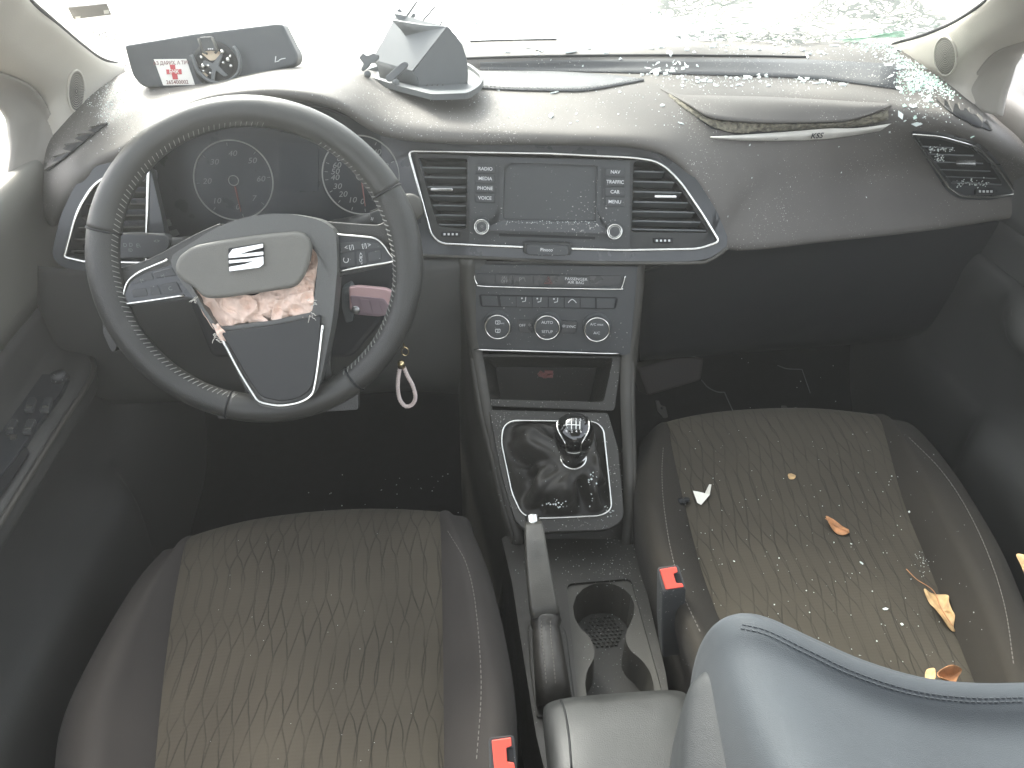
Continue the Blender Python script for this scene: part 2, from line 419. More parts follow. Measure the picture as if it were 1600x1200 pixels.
# ------------------------------------------------------------------ surfaces to lay things on
def bvh(*objs):
    bpy.context.view_layer.update(); dg = bpy.context.evaluated_depsgraph_get(); vs = []; fs = []
    for o in objs:
        e = o.evaluated_get(dg); me = e.to_mesh(); k = len(vs); mw = o.matrix_world
        vs += [mw @ v.co for v in me.vertices]; fs += [tuple(i+k for i in p.vertices) for p in me.polygons]; e.to_mesh_clear()
    return BVHTree.FromPolygons(vs, fs)
def hit(tree, px, py):
    d = ray(px, py).normalized(); h = tree.ray_cast(CAM, d)
    if h[0] is None: return None, None
    n = h[1]
    if n.dot(d) > 0: n = -n
    return h[0], n
def drape(tree, top, bot, name, m, parent, off=.0012, nr=5, k=6, smooth=True, thick=.0015):
    T = spline([V((*p, 0)) for p in top], k); B = spline([V((*p, 0)) for p in bot], k); n = max(len(T), len(B))
    T = resample(T, n); B = resample(B, n); rows = []; last = None
    for i in range(nr):
        r = []
        for a, b in zip(T, B):
            q = a.lerp(b, i/(nr-1)); p, nn = hit(tree, q.x, q.y)
            if p is None: r.append(last.copy()); continue
            last = p+nn*off; r.append(last.copy())
        rows.append(r)
    b = MB(); b.grid(rows); return b.build(name, m, parent, smooth=smooth, solid=thick, off=0)
def on(tree, pts, off=.001, k=6):
    out = []
    for q in spline([V((*p, 0)) for p in pts], k):
        p, n = hit(tree, q.x, q.y)
        if p is not None: out.append(p+n*off)
    return out
def stitches(mb, path, step=.006, ln=.0042, r=.00045, lift=V((0, 0, 0))):
    L = sum((b-a).length for a, b in zip(path, path[1:])); n = max(2, int(L/step)); P = resample(path, n)
    for a, b in zip(P, P[1:]):
        d = (b-a).normalized(); mb.tube([a+lift, a+d*ln+lift], r, seg=5)

# ------------------------------------------------------------------ dashboard
dash = thing('dashboard', 'dusty grey dashboard with an open airbag flap, strewn with broken glass', 'dashboard', (0, 1.1, .6))
cols = [
 [(110,118,'x',-.715),(95,150,'x',-.715),(75,190,'x',-.715),(60,235,'x',-.712),(62,300,'x',-.70),(78,345,'x',-.69)],
 [(168,106,'z',.82),(150,142,'z',.825),(128,180,'z',.815),(112,226,'z',.80),(110,262,'y',.97),(116,287,'y',.955)],
 [(185,105,'z',.825),(170,145,'z',.835),(155,185,'z',.825),(150,218,'z',.81),(150,238,'y',.985),(150,254,'y',.96)],
 [(200,100,'z',.83),(200,130,'z',.84),(200,165,'z',.83),(200,195,'z',.825),(200,215,'y',.98),(200,230,'y',.955)],
 [(310,92,'z',.825),(300,118,'z',.835),(300,148,'z',.85),(300,153,'y',1.0),(300,159,'y',.965),(300,165,'y',.945)],
 [(390,84,'z',.82),(385,112,'z',.835),(385,124,'y',1.08),(383,132,'y',1.0),(382,140,'y',.965),(380,147,'y',.94)],
 [(460,80,'z',.82),(458,104,'z',.835),(455,112,'y',1.09),(453,124,'y',1.01),(451,136,'y',.965),(450,146,'y',.94)],
 [(540,76,'z',.818),(540,98,'z',.83),(538,113,'y',1.12),(533,132,'y',1.03),(529,148,'y',.98),(525,161,'y',.95)],
 [(620,72,'z',.816),(620,94,'z',.83),(615,118,'z',.826),(610,150,'z',.832),(605,182,'y',1.015),(600,203,'y',.99)],
 [(720,68,'z',.815),(720,90,'z',.83),(715,115,'z',.815),(710,145,'z',.82),(703,192,'y',1.025),(700,215,'y',1.0)],
 [(860,66,'z',.815),(860,87,'z',.83),(860,114,'z',.81),(860,145,'z',.817),(860,198,'y',1.015),(860,217,'y',.99)],
 [(960,66,'z',.815),(965,86,'z',.83),(965,117,'z',.81),(970,150,'z',.815),(962,201,'y',1.005),(960,219,'y',.98)],
 [(1040,66,'z',.815),(1040,86,'z',.83),(1040,120,'z',.81),(1050,155,'z',.812),(1037,206,'y',1.0),(1025,228,'y',.975)],
 [(1100,67,'z',.815),(1100,86,'z',.83),(1110,122,'z',.81),(1110,159,'z',.808),(1083,220,'y',1.0),(1062,248,'y',.97)],
 [(1150,68,'z',.815),(1150,87,'z',.83),(1150,124,'z',.81),(1150,162,'z',.805),(1125,240,'y',1.005),(1093,282,'y',.965)],
 [(1200,70,'z',.815),(1200,88,'z',.83),(1200,127,'z',.81),(1200,165,'z',.803),(1165,270,'y',1.02),(1122,331,'y',.963)],
 [(1250,72,'z',.815),(1250,89,'z',.83),(1250,130,'z',.81),(1250,169,'z',.80),(1205,285,'y',1.04),(1141,378,'y',.965)],
 [(1320,69,'z',.82),(1320,95,'z',.83),(1320,134,'z',.81),(1330,175,'z',.797),(1320,280,'y',1.085),(1300,366,'y',1.03)],
 [(1400,73,'z',.825),(1400,110,'z',.83),(1410,150,'z',.81),(1420,185,'z',.795),(1440,270,'y',1.11),(1450,350,'y',1.07)],
 [(1440,92,'z',.81),(1462,128,'z',.81),(1496,172,'z',.80),(1528,204,'z',.785),(1580,270,'y',1.10),(1610,328,'y',1.085)],
 [(1490,112,'x',.74),(1520,145,'x',.74),(1560,190,'x',.74),(1600,225,'x',.745),(1660,290,'x',.75),(1690,325,'x',.75)]]
rows = [list(r) for r in zip(*cols)]
rows = [[pt(p) for p in r] for r in rows]
lip = rows[-1]
rows.append([p+V((0, .012, -.008)) for p in lip]); rows.append([p+V((0, .04, -.012)) for p in lip])
lastc = None
b = MB(); loft(b, rows, 6, 6)
pad = b.build('top_pad', 'pad', dash, smooth=True, solid=.004)
TPAD = bvh(pad)
# raised stitched inset and grooves
drape(TPAD, [(738,113),(800,113),(870,114),(950,119),(1006,126)], [(738,139),(800,142.5),(870,144),(920,143),(1006,127.5)], 'stitched_inset', 'pad_inset', dash, off=.0018)
sb = MB(); stitches(sb, on(TPAD, [(738,138),(800,141.5),(870,143),(925,141.5),(1006,126)], .0045), .0062, .004, .0007)
sb.build('inset_stitching', 'thread', dash)
sb = MB(); sb.tube(on(TPAD, [(700,93),(780,90),(860,88),(1000,87),(1150,88),(1260,90)], .0005), .0022, seg=6)
sb.build('defroster_gap', 'groove', dash, smooth=True)
sb = MB(); sb.tube(on(TPAD, [(735,66.5),(800,64.5),(870,63.5)], .002), .0016, seg=6); sb.build('wiper_gap', 'groove', dash)
drape(TPAD, [(750,97),(900,94),(1100,93),(1270,95),(1400,102)], [(750,110),(900,113),(1100,118),(1270,124),(1400,140)], 'defroster_strip', 'pad_inset', dash, off=.0012)
# side window air slots with louvres
def slots(top, bot, n):
    g = drape(TPAD, top, bot, 'air_slot', 'groove', dash, off=.002)
    T = resample(spline([V((*p, 0)) for p in top], 6), n+1); B = resample(spline([V((*p, 0)) for p in bot], 6), n+1); mb = MB()
    for i in range(n):
        q = [T[i], B[i].lerp(B[i+1], .9), T[i+1].lerp(T[i], .35)]; v = []
        for p in q:
            h, nn = hit(TPAD, p.x, p.y)
            if h is None: break
            v.append((h, nn))
        if len(v) == 3: mb.prism([v[0][0]+v[0][1]*.006, v[1][0]+v[1][1]*.004, v[2][0]+v[2][1]*.005], [x[0]+x[1]*.002 for x in v])
    mb.build('slot_louvres', 'pad', g)
slots([(76,268),(100,236),(130,212),(168,193)], [(79,267),(110,243),(137,220),(169,195)], 5)
slots([(1462,156),(1495,166),(1525,184),(1548,204)], [(1463,158),(1486,178),(1517,195),(1547,206)], 6)

# dark recess behind the instruments and below the brow
FCL = Frame(PY(450, 285, 1.02), 20)
b = MB(); b.plate(FCL, [(236,232),(262,196),(310,178),(450,160),(560,172),(640,215),(650,430),(180,430),(200,300)], -.03, -.001)
b.build('instrument_backing', 'dark', dash)
cl_pts = rnd([(236,225),(250,190),(300,172),(500,165),(600,205),(655,238),(690,388),(560,392),(240,400)], 20)
b = MB(); b.plate(FCL, cl_pts, -.002, .004); cluster = b.build('instrument_cluster', 'screen', dash, bevel=.002)
def gauge(cx, cy, r, nums, needle):
    mb = MB(); k = r*FCL.scale(cx, cy); c = FCL.P(cx, cy, .006)
    mb.tube([c + FCL.u*k*math.cos(t*math.pi/36) + FCL.v*k*math.sin(t*math.pi/36) for t in range(72)], .0011, closed=True, seg=6)
    mb.tube([c + FCL.u*k*.125*math.cos(t*math.pi/12) + FCL.v*k*.125*math.sin(t*math.pi/12) for t in range(24)], .0008, closed=True, seg=6)
    mb.build('gauge_ring', 'thread', cluster, smooth=True)
    mb = MB()
    for s, a in nums:
        d = FCL.u*math.cos(R(a)) + FCL.v*math.sin(R(a)); mb.tube([c+d*k*.86, c+d*k*.94], .0005, seg=4)
    mb.build('gauge_ticks', 'printdim', cluster)
    mb = MB(); d = FCL.u*math.cos(R(needle)) + FCL.v*math.sin(R(needle)); mb.tube([c+d*k*.15, c+d*k*.8], [.0012, .0006], seg=6)
    mb.build('needle', 'dimred', cluster)
    for s, a in nums:
        text(s, FCL, cx+r*.7*math.cos(R(a)), cy-r*.7*math.sin(R(a)), 8.5, 'printdim', cluster, 'gauge_numeral', h=.0052, shear=.25, sx=1.15)
gauge(365, 282, 60, [('0', 278), ('10', 230), ('20', 182), ('30', 137), ('40', 93), ('50', 47), ('60', 3), ('7', 318)], 276)
gauge(564, 274, 59, [('0', 272), ('10', 250), ('20', 226), ('30', 205), ('40', 185), ('50', 172), ('60', 158), ('80', 140), ('100', 105), ('140', 60), ('180', 20)], 273)
b = MB(); b.plate(FCL, rnd([(438,222),(498,225),(497,299),(437,297)], 3), .004, .0055); b.build('cluster_display', 'lcd', cluster)
b = MB(); b.plate(FCL, [(253,345),(264,342),(268,352),(257,356)], .004, .007); b.plate(FCL, [(262,362),(275,358),(280,366),(268,372)], .004, .006); b.build('cluster_button', 'tray', cluster)

# left air vent
FLV = Frame(PY(165, 330, .945), 18, -4)
shell_l = [(228,233,6),(198,233,8),(150,256,18),(118,287,18),(94,338,14),(80,400,10),(96,418,10),(135,424),(250,426,4),(262,380)]
vent_l = [(232,262,5),(206,262,4),(150,283,20),(120,330,26),(100,402,5),(131,409,3),(228,411,5)]
b = MB(); b.ringplate(FLV, rnd(shell_l, 4), rnd(vent_l, 3), -.012, .006, depth=.05, shrink=.93)
vl = b.build('side_vent', 'shell', dash)
def trim(fr, pts, name, m, parent, r=.0016, rr=4, h=.007, closed=True, flat=None):
    P = rnd(pts, rr) if closed else [(p[0], p[1]) for p in pts]
    P = [fr.P(p[0], p[1], h) for p in P]
    if not closed: P = spline(P, 5)
    b = MB(); b.tube(P, (r*.7, r), closed=closed, seg=8, flat=fr.n); return b.build(name, m, parent, smooth=True)
trim(FLV, vent_l, 'vent_trim', 'chrome', vl, .0022)
def poly_span(poly, y):
    xs = []
    for a, c in zip(poly, poly[1:]+poly[:1]):
        if (a[1]-y)*(c[1]-y) < 0: xs.append(a[0]+(c[0]-a[0])*(y-a[1])/(c[1]-a[1]))
    return (min(xs), max(xs)) if len(xs) > 1 else None
def vent_slats(fr, poly, ys, slope, parent, h=-.010, m='dark', dep=.022):
    poly = rnd(poly, 4)
    for y in ys:
        sp = poly_span(poly, y)
        if not sp: continue
        x0, x1 = sp[0]+1.5, sp[1]-1.5
        if x1-x0 < 12: continue
        y0, y1 = y+(x0-(x0+x1)/2)*slope, y+(x1-(x0+x1)/2)*slope
        a, c = fr.P(x0, y0, h), fr.P(x1, y1, h); mb = MB()
        up = fr.v*.0022; bk = -fr.n*dep - fr.v*.008
        mb.prism([a+up*.5, c+up*.5, c+bk+up*.4, a+bk+up*.4], [a-up*.6, c-up*.6, c+bk-up*.4, a+bk-up*.4])
        mb.build('slat', m, parent, bevel=.0006)
vent_slats(FLV, vent_l, [283,301,319,337,355,373,391], -.02, vl, m='rimgrey')

# glove box side and lower dash
b = MB()
lr = [[(1000,425,'y',1.02),(1141,384,'y',.985),(1300,372,'y',1.05),(1450,357,'y',1.10),(1700,330,'y',1.12)],
      [(1000,450,'y',1.04),(1141,410,'y',1.02),(1300,400,'y',1.07),(1450,385,'y',1.11),(1700,360,'y',1.13)],
      [(1000,520,'y',1.08),(1141,500,'y',1.10),(1300,490,'y',1.13),(1450,470,'y',1.16),(1700,450,'y',1.16)],
      [(1000,560,'y',1.12),(1141,548,'y',1.17),(1300,535,'y',1.2),(1450,520,'y',1.2),(1700,500,'y',1.18)],
      [(1000,560,'y',1.3),(1141,550,'y',1.32),(1300,540,'y',1.32),(1450,525,'y',1.3),(1700,505,'y',1.25)]]
loft(b, lr, 5, 5); gb = b.build('lower_dash_cover', 'lower', dash, smooth=True, solid=.003, off=0)
# knee panel under the wheel
b = MB()
lr = [[(60,415,'y',.97),(135,420,'y',.965),(300,405,'y',.98),(500,400,'y',.985),(640,398,'y',.985),(760,402,'y',.97)],
      [(60,440,'y',.965),(135,440,'y',.95),(300,430,'y',.95),(500,430,'y',.95),(640,425,'y',.965),(760,430,'y',.965)],
      [(60,520,'y',.975),(140,520,'y',.95),(300,520,'y',.94),(500,520,'y',.94),(640,510,'y',.96),(760,520,'y',.98)],
      [(80,600,'y',1.0),(160,600,'y',.98),(300,600,'y',.975),(500,600,'y',.975),(640,590,'y',.98),(770,600,'y',1.0)],
      [(90,630,'y',1.1),(170,630,'y',1.06),(300,625,'y',1.06),(500,620,'y',1.06),(640,610,'y',1.06),(770,620,'y',1.1)]]
loft(b, lr, 5, 5); b.build('knee_panel', 'knee', dash, smooth=True, solid=.003, off=0)
# brown-grey duct box under the glove box, loose brackets and wires
FD = Frame(PY(1045, 590, 1.2), 30)
b = MB(); b.plate(FD, [(996,575),(1062,556),(1100,560),(1095,594),(1012,619)], -.08, 0); b.build('duct_box', mat('brown_duct_plastic', (.05,.04,.034), .6), dash, bevel=.004)

# ------------------------------------------------------------------ centre display panel
FC = Frame(PY(860, 300, .98), 20, 8)
shell_c = [(548,172,4),(600,204,12),(640,215,10),(800,219),(960,221,8),(1020,229,14),(1061,249,14),(1092,284,14),(1121,332,10),(1141,380,8),(1112,404,14),(1075,409,6),(900,408),(660,398),(560,390)]
bez_c = [(638,236,9),(860,240),(985,246,8),(1030,252,20),(1062,282,20),(1098,335,12),(1124,378,7),(1092,389,12),(980,391),(860,388),(690,381,10),(674,368,10)]
b = MB(); b.ringplate(FC, rnd(shell_c, 3), rnd(bez_c, 3), -.02, .0, depth=.003, shrink=1.0, floor=False)
cs = b.build('centre_panel_shell', 'shell', dash, bevel=.0025)
trim(FC, bez_c, 'centre_trim', 'chrome', cs, .0020, h=.002)
trim(FC, [(640,399),(760,403),(900,410),(1075,411),(1110,406),(1137,387)], 'lower_trim', 'rimgrey', cs, .0025, h=.0, closed=False)
lv = [(652,246,5),(730,248,3),(729,359,3),(684,354,6)]
rv = [(990,252,3),(1026,255,14),(1056,283,16),(1108,364,5),(986,363,3)]
# face plate of the middle part
b = MB(); b.plate(FC, rnd([(730,244),(990,250),(986,390),(728,383)], 3), -.02, -.003); face = b.build('radio_face', 'face', dash, bevel=.001)
for P_, ys, nm in ((lv, [262,277,292,306,321,336,351], 0), (rv, [268,284,300,316,331,346,359], 1)):
    b = MB(); q = rnd(P_, 3)
    out = [(646,240),(735,243),(733,383),(692,379),(676,366)] if nm == 0 else [(984,249),(1030,254),(1062,284),(1096,336),(1120,378),(1092,387),(984,389)]
    b.ringplate(FC, rnd(out, 5), q, -.02, -.003, depth=.045, shrink=.9)
    vent = b.build('centre_vent', 'dark', dash)
    vent_slats(FC, P_, ys, .02, vent, h=-.008, m='tray')
    cx, cy = (690, 296) if nm == 0 else (1040, 307)
    b = MB(); b.plate(FC, rnd([(cx-17,cy-2.2),(cx+17,cy-2),(cx+17,cy+2.2),(cx-17,cy+2)], 1.5), -.012, -.002); b.build('vent_tab', 'chrome', vent, bevel=.0006)
    cx, cy = (704, 366) if nm == 0 else (1036, 376)
    b = MB(); b.plate(FC, rnd([(cx-15,cy-4),(cx+15,cy-4),(cx+15,cy+4),(cx-15,cy+4)], 2), -.004, -.0005); w = b.build('vent_wheel', 'groove', vent, bevel=.001)
    b = MB()
    for i in range(4): b.plate(FC, [(cx-11+i*6.4,cy-1.6),(cx-8+i*6.4,cy-1.6),(cx-8+i*6.4,cy+1.6),(cx-11+i*6.4,cy+1.6)], -.0005, .0006)
    b.build('wheel_teeth', 'print', w)
# screen: raised frame, sunken glass
b = MB(); b.ringplate(FC, rnd([(782,250),(940,255),(938,350),(961,368),(745,362),(780,346)], 3), rnd([(788,254),(934,258),(931,346),(786,343)], 3), -.003, .0015, depth=.007, shrink=.985, fmi=1)
scr = b.build('touch_screen', ['face', 'screen'], dash)
b = MB(); b.plate(FC, [(748,360),(785,345),(932,349),(959,366)], .0, .0035); b.build('screen_ledge', 'pad_inset', scr, bevel=.001)
b = MB(); b.plate(FC, [(780,365),(930,370),(930,374),(780,369)], -.003, -.0022); b.build('disc_slot', 'groove', face)
for cx, y0, dy, words in ((758.5, 264, 15.2, ['RADIO', 'MEDIA', 'PHONE', 'VOICE']), (961.5, 269, 15.5, ['NAV', 'TRAFFIC', 'CAR', 'MENU'])):
    for i, wd in enumerate(words):
        cy = y0+i*dy; bx = cx-i*.3
        b = MB(); b.plate(FC, rnd([(bx-15,cy-6.6),(bx+15,cy-6.2),(bx+15,cy+6.8),(bx-15,cy+6.4)], 2), -.003, -.0012)
        k = b.build('radio_button', 'face', face, bevel=.0006)
        text(wd, FC, bx, cy, 5.2, 'print', k, h=-.0009, rot=-1, bold=.01)
def knob(fr, cx, cy, r, parent, ln=.012, label=None, inner=True, name='rotary_knob'):
    k = fr.scale(cx, cy)*r; o = fr.P(cx, cy, ln*.5) - fr.n*ln*.5
    b = MB(); b.lathe(o, fr.n, [(k*1.18, -.004), (k*1.16, .001), (k*1.0, .002), (k*.98, ln*.8), (k*.93, ln), (k*.0, ln)], 36)
    kn = b.build(name, 'face', parent, smooth=True, bevel=.0006, label=label)
    c = o+fr.n*(ln)
    for q, rr in ((.95, .0011), (.74, .0006)) if inner else ((.97, .0012),):
        b = MB(); b.tube([c + fr.u*k*q*math.cos(t*math.pi/20) + fr.v*k*q*math.sin(t*math.pi/20) for t in range(40)], rr, closed=True, seg=6)
        b.build('knob_ring', 'bright', kn, smooth=True)
    return kn
kn = knob(FC, 753, 354, 11.5, face); text('o', FC, 753, 353, 6, 'printdim', kn, h=.0128)
kn = knob(FC, 960, 361.5, 11.5, face)
# phone holder clipped under the screen
ph = thing('phone_holder', 'black magnetic phone clip fixed under the touch screen', 'phone holder', FC.P(855, 389, .005))
b = MB(); b.plate(FC, rnd([(817,378),(893,380),(893,399),(817,397)], 6), -.002, .012); b.build('clip_body', 'dark', ph, bevel=.002)
b = MB(); b.plate(FC, rnd([(822,382),(888,384),(888,400),(822,399)], 7), .012, .016); pl = b.build('magnet_plate', 'face', ph, bevel=.0012)
text('Pinoco', FC, 854, 390.5, 5, 'print', pl, h=.0165, bold=.01)

# ------------------------------------------------------------------ right air vent
vent_r = [(1425,206,4),(1470,209,10),(1530,226,24),(1560,258,20),(1586,302,5),(1545,309),(1500,308,12),(1482,296,8)]
def ring_drape(T, poly, off, name, m, parent, nr=7, bowl=0):
    P = rnd(poly, 4); c = (sum(p[0] for p in P)/len(P), sum(p[1] for p in P)/len(P)); rows = []
    P = [(q.x, q.y) for q in resample([V((*p, 0)) for p in P], 60, True)]
    for k in range(nr):
        f = 1-k/(nr-1)*.99; r = []
        for x, y in P:
            h, n = hit(T, c[0]+(x-c[0])*f, c[1]+(y-c[1])*f); r.append(h+n*off)
        rows.append(r)
    b = MB(); b.grid(rows, close=True); return b.build(name, m, parent, smooth=True)
vr = ring_drape(TPAD, [(1421,203,5),(1472,205,12),(1534,222,26),(1566,257,20),(1590,305,5),(1545,313),(1497,312,14),(1477,298,8)], .0015, 'side_vent', 'shell', dash)
ring_drape(TPAD, [(1434,213,4),(1470,215,10),(1524,231,24),(1552,261,20),(1566,288,5),(1490,290,8)], .0022, 'vent_shade_sheet', 'groove', vr)  # flush dark sheet, shade of a recess put into its colour
P_ = rnd(vent_r, 5); P_ = [hit(TPAD, x, y) for x, y in P_]
b = MB(); b.tube([h+n*.0035 for h, n in P_], .0021, closed=True, seg=8); b.build('vent_trim', 'chrome', vr, smooth=True)
for y in (221,233,245.5,258,270,281):
    sp = poly_span(rnd([(1433,212,4),(1470,214,10),(1524,230,24),(1552,260,20),(1572,292,5),(1490,292,8)], 4), y)
    A_ = []; B_ = []
    for k in range(9):
        x = sp[0]+2+(sp[1]-sp[0]-4)*k/8; h, n = hit(TPAD, x, y+(k-4)*.25); A_.append(h+n*.0085)
        h, n = hit(TPAD, x, y+6+(k-4)*.25); B_.append(h+n*.0025)
    b = MB(); b.grid([A_, B_]); b.build('slat', 'tray', vr, solid=.0014, off=0)
def dplate(T, poly, h0, h1, name, m, parent, bevel=.0006):
    q = [hit(T, x, y) for x, y in rnd(poly, 1.5)]; b = MB(); b.prism([h+n*h1 for h, n in q], [h+n*h0 for h, n in q]); return b.build(name, m, parent, bevel=bevel)
dplate(TPAD, [(1494,244),(1526,244.5),(1526,249),(1494,248.5)], .004, .0115, 'vent_tab', 'chrome', vr)
w = dplate(TPAD, [(1521,295.5),(1549,295.5),(1549,304),(1521,304)], .001, .006, 'vent_wheel', 'groove', vr)
b = MB()
for i in range(4):
    q = [hit(TPAD, x, y) for x, y in [(1525+i*6,298),(1528+i*6,298),(1528+i*6,301.5),(1525+i*6,301.5)]]; b.prism([h+n*.0072 for h, n in q], [h+n*.005 for h, n in q])
b.build('wheel_teeth', 'print', w)

# ------------------------------------------------------------------ burst passenger airbag flap
T2 = TPAD
def H(px, py, up=0, fwd=0):
    p, n = hit(T2, px, py)
    return p + n*up + V((0, fwd, 0))
top = [(1032,139,0),(1060,149,.002),(1120,151,.006),(1200,153,.008),(1280,157,.008),(1350,161,.006),(1390,163,.004)]
bot = [(1034,141,.001),(1075,163,.010),(1112,183,.020),(1180,191,.024),(1260,191.5,.024),(1330,187,.022),(1393,166,.008)]
crs = [(1033,140,.001),(1066,152,.008),(1118,158,.018),(1195,162,.022),(1275,165,.022),(1345,168,.018),(1392,165,.007)]
b = MB()
def lifted(px, py, up):       # keep the pixel, lift off the pad towards the viewer
    p, n = hit(T2, px, py); d = ray(px, py).normalized(); return p - d*up*1.4
loft(b, [[lifted(*p) for p in top], [lifted(*p) for p in crs], [lifted(*p) for p in bot]], 6, 6)
b.build('airbag_flap', 'pad', dash, smooth=True, solid=.003, off=0, label='torn open airbag flap of the passenger side')
b = MB()
fo = [(1045,147,.001),(1085,172,.004),(1112,186,.010),(1180,193,.014),(1260,194,.014),(1330,190,.012),(1388,172,.005)]
fb = [(1045,150,.001),(1085,180,.002),(1115,198,.003),(1160,208,.003),(1260,203,.003),(1340,197,.003),(1388,186,.002)]
R_ = [resample(spline([V((a, c, u*1000)) for a, c, u in L_], 8), 70) for L_ in (fo, fb)]
rows = []
for i in range(7):
    r = []
    for a, c in zip(*R_):
        q = a.lerp(c, i/6); j = noise.noise(V((q.x*.25, q.y*.4, 3)))*1.6
        r.append(lifted(q.x, q.y+j*.5, max(.001, q.z/1000+j*.0015)))
    rows.append(r)
b.grid(rows); b.build('torn_foam', 'foam', dash, smooth=True, solid=.002, off=0)
b = MB(); b.grid([[lifted(x, y0+(y1-y0)*i/2, .0022) for x, y0, y1 in ((1090,170,184),(1112,184,200),(1160,190,212),(1260,192,206),(1340,188,200))] for i in range(3)])
b.build('flap_gap', 'groove', dash, smooth=True, solid=.001, off=0)
st = [(1110,214,.006),(1160,211,.010),(1230,206,.012),(1290,201,.012),(1340,200,.010),(1393,193,.006)]
sb_ = [(1112,216,.005),(1160,219,.006),(1230,219.5,.007),(1290,217,.006),(1335,211,.005),(1375,204,.004)]
b = MB(); loft(b, [[lifted(*p) for p in st], [lifted((a[0]+c[0])/2, (a[1]+c[1])/2, (a[2]+c[2])/2+.004) for a, c in zip(st, sb_)], [lifted(*p) for p in sb_]], 5, 6)
strip = b.build('airbag_strip', 'bagwhite', dash, smooth=True, solid=.0012, off=0)
FS = Frame(lifted(1250, 212, .0125), 5, 0)
text('KSS', FS, 1276, 212.5, 8, 'groove', strip, rot=2, shear=.2, bold=.02, h=.002, sx=1.1)
text('TON AG', FS, 1195, 216.5, 6.5, 'tray', strip, rot=2, shear=.2, h=.006, sx=1.2)
# ------------------------------------------------------------------ steering wheel
FW = Frame(PY(403, 415, .78), 24, 0)
wheel = thing('steering_wheel', 'black leather steering wheel with a burst airbag and a chrome badge', 'steering wheel', FW.o)
RC, RM = .1638, .0156
def cpt(a, r=RC, h=0): return FW.L(r*math.cos(R(a)), r*math.sin(R(a))*.985, h)
b = MB(); N_ = 120; path = [cpt(360*i/N_) for i in range(N_)]
rads = []
for i in range(N_):
    a = 360*i/N_; g = 0
    for c in (10, 178): g = max(g, math.exp(-((((a-c+180) % 360)-180)/26)**2))
    rads.append((RM*(1.0), RM*(1+.12*g)))
b.tube(path, rads, closed=True, seg=20, flat=FW.n)
rim = b.build('rim', 'leather', wheel, smooth=True)
# smooth leather sections sit proud between the seams
def arc(a0, a1, rr, m, name):
    n = int(abs(a1-a0)/2)+2; P = [cpt(a0+(a1-a0)*i/(n-1)) for i in range(n)]
    rd = []
    for i in range(n):
        a = a0+(a1-a0)*i/(n-1); g = max(math.exp(-((((a-c+180) % 360)-180)/26)**2) for c in (10, 178)); rd.append((rr, rr*(1+.12*g)))
    b = MB(); b.tube(P, rd, seg=20, flat=FW.n); return b.build(name, m, rim, smooth=True)
arc(27, 164, RM+.0006, 'perf', 'rim_cover')
arc(253, 305, RM+.0006, 'perf', 'rim_cover')
for a in (27, 164, 253, 305):
    b = MB()
    g = 1+.12*max(math.exp(-((((a-c+180) % 360)-180)/26)**2) for c in (10, 178)); c = cpt(a); rd = (c-FW.o).normalized()
    b.tube([c + rd*(RM+.0004)*g*math.cos(t*math.pi/12) + FW.n*(RM+.0004)*math.sin(t*math.pi/12) for t in range(24)], .0012, closed=True, seg=6)
    b.build('rim_seam', 'groove', rim, smooth=True)
# baseball stitching along the inner edge
b = MB()
for i in range(168):
    a = i*360/168
    if 58 < a < 80 or 255 < a < 303: continue
    g = 1+.12*max(math.exp(-((((a-c+180) % 360)-180)/26)**2) for c in (10, 178))
    q = []
    for t, da in ((42, -.6), (28, .0), (14, .6)):
        q.append(cpt(a+da, RC - (RM+.0005)*g*math.cos(R(t)), (RM+.0005)*math.sin(R(t))))
    b.tube(q, .00052, seg=4)
b.build('rim_stitching', 'thread', rim)

def plate(fr, pts, h0, h1, name, m, parent, r=3, bevel=.001, bseg=2, **k):
    b = MB(); b.plate(fr, rnd(pts, r), h0, h1); return b.build(name, m, parent, bevel=bevel, bseg=bseg, **k)
# spokes
sp1 = plate(FW, [(160,415,4),(185,420,10),(236,404,20),(300,368,20),(345,348,6),(345,470,4),(300,468,4),(196,480,8),(178,560,20),(160,520,4)], -.022, -.006, 'spoke', 'leather', wheel, bevel=.006, bseg=4)
sp2 = plate(FW, [(500,345,5),(560,350,20),(598,352,14),(622,318,10),(645,330,4),(648,420,4),(618,412,6),(527,434,4),(500,430,4)], -.022, -.006, 'spoke', 'leather', wheel, bevel=.006, bseg=4)
sp3 = plate(FW, [(320,480,4),(520,440,4),(515,560,14),(522,612,20),(560,590,8),(560,640,4),(340,655,4),(340,628,6),(372,622,10),(385,612,8)], -.022, -.009, 'spoke', 'leather', wheel, bevel=.005, bseg=4)
# centre cover: a ring round the burst opening
hub_out = [(262,402,20),(292,384,20),(335,356,30),(385,338,30),(445,332,30),(500,343,26),(525,360,14),(527,420,10),(520,500,20),(508,560,20),(497,612,16),(470,634,16),(440,640,10),(402,634,14),(380,600,20),(345,532,20),(306,470,14),(276,432,14)]
hub_in = [(290,430,6),(300,400,8),(400,372,8),(470,372,10),(492,384,8),(497,405,6),(494,440,8),(488,488,6),(430,500),(340,512,6),(318,480,6)]
b = MB(); b.ringplate(FW, rnd(hub_out, 4), rnd(hub_in, 4), -.02, .022, depth=.03, shrink=.98, fmi=1)
hub = b.build('airbag_cover', ['hub2', 'groove'], wheel, bevel=.006, bseg=4, angle=50)
flap = plate(FW, [(271,424,10),(276,402,14),(300,384,14),(345,375,20),(400,367,20),(462,361,10),(478,366,12),(487,384,14),(484,408,12),(476,430,12),(462,449,10),(400,459,20),(340,467,10),(318,466,8),(300,448,14),(285,440,10)], .018, .030, 'torn_flap', 'hub', wheel, bevel=.0045, bseg=4)
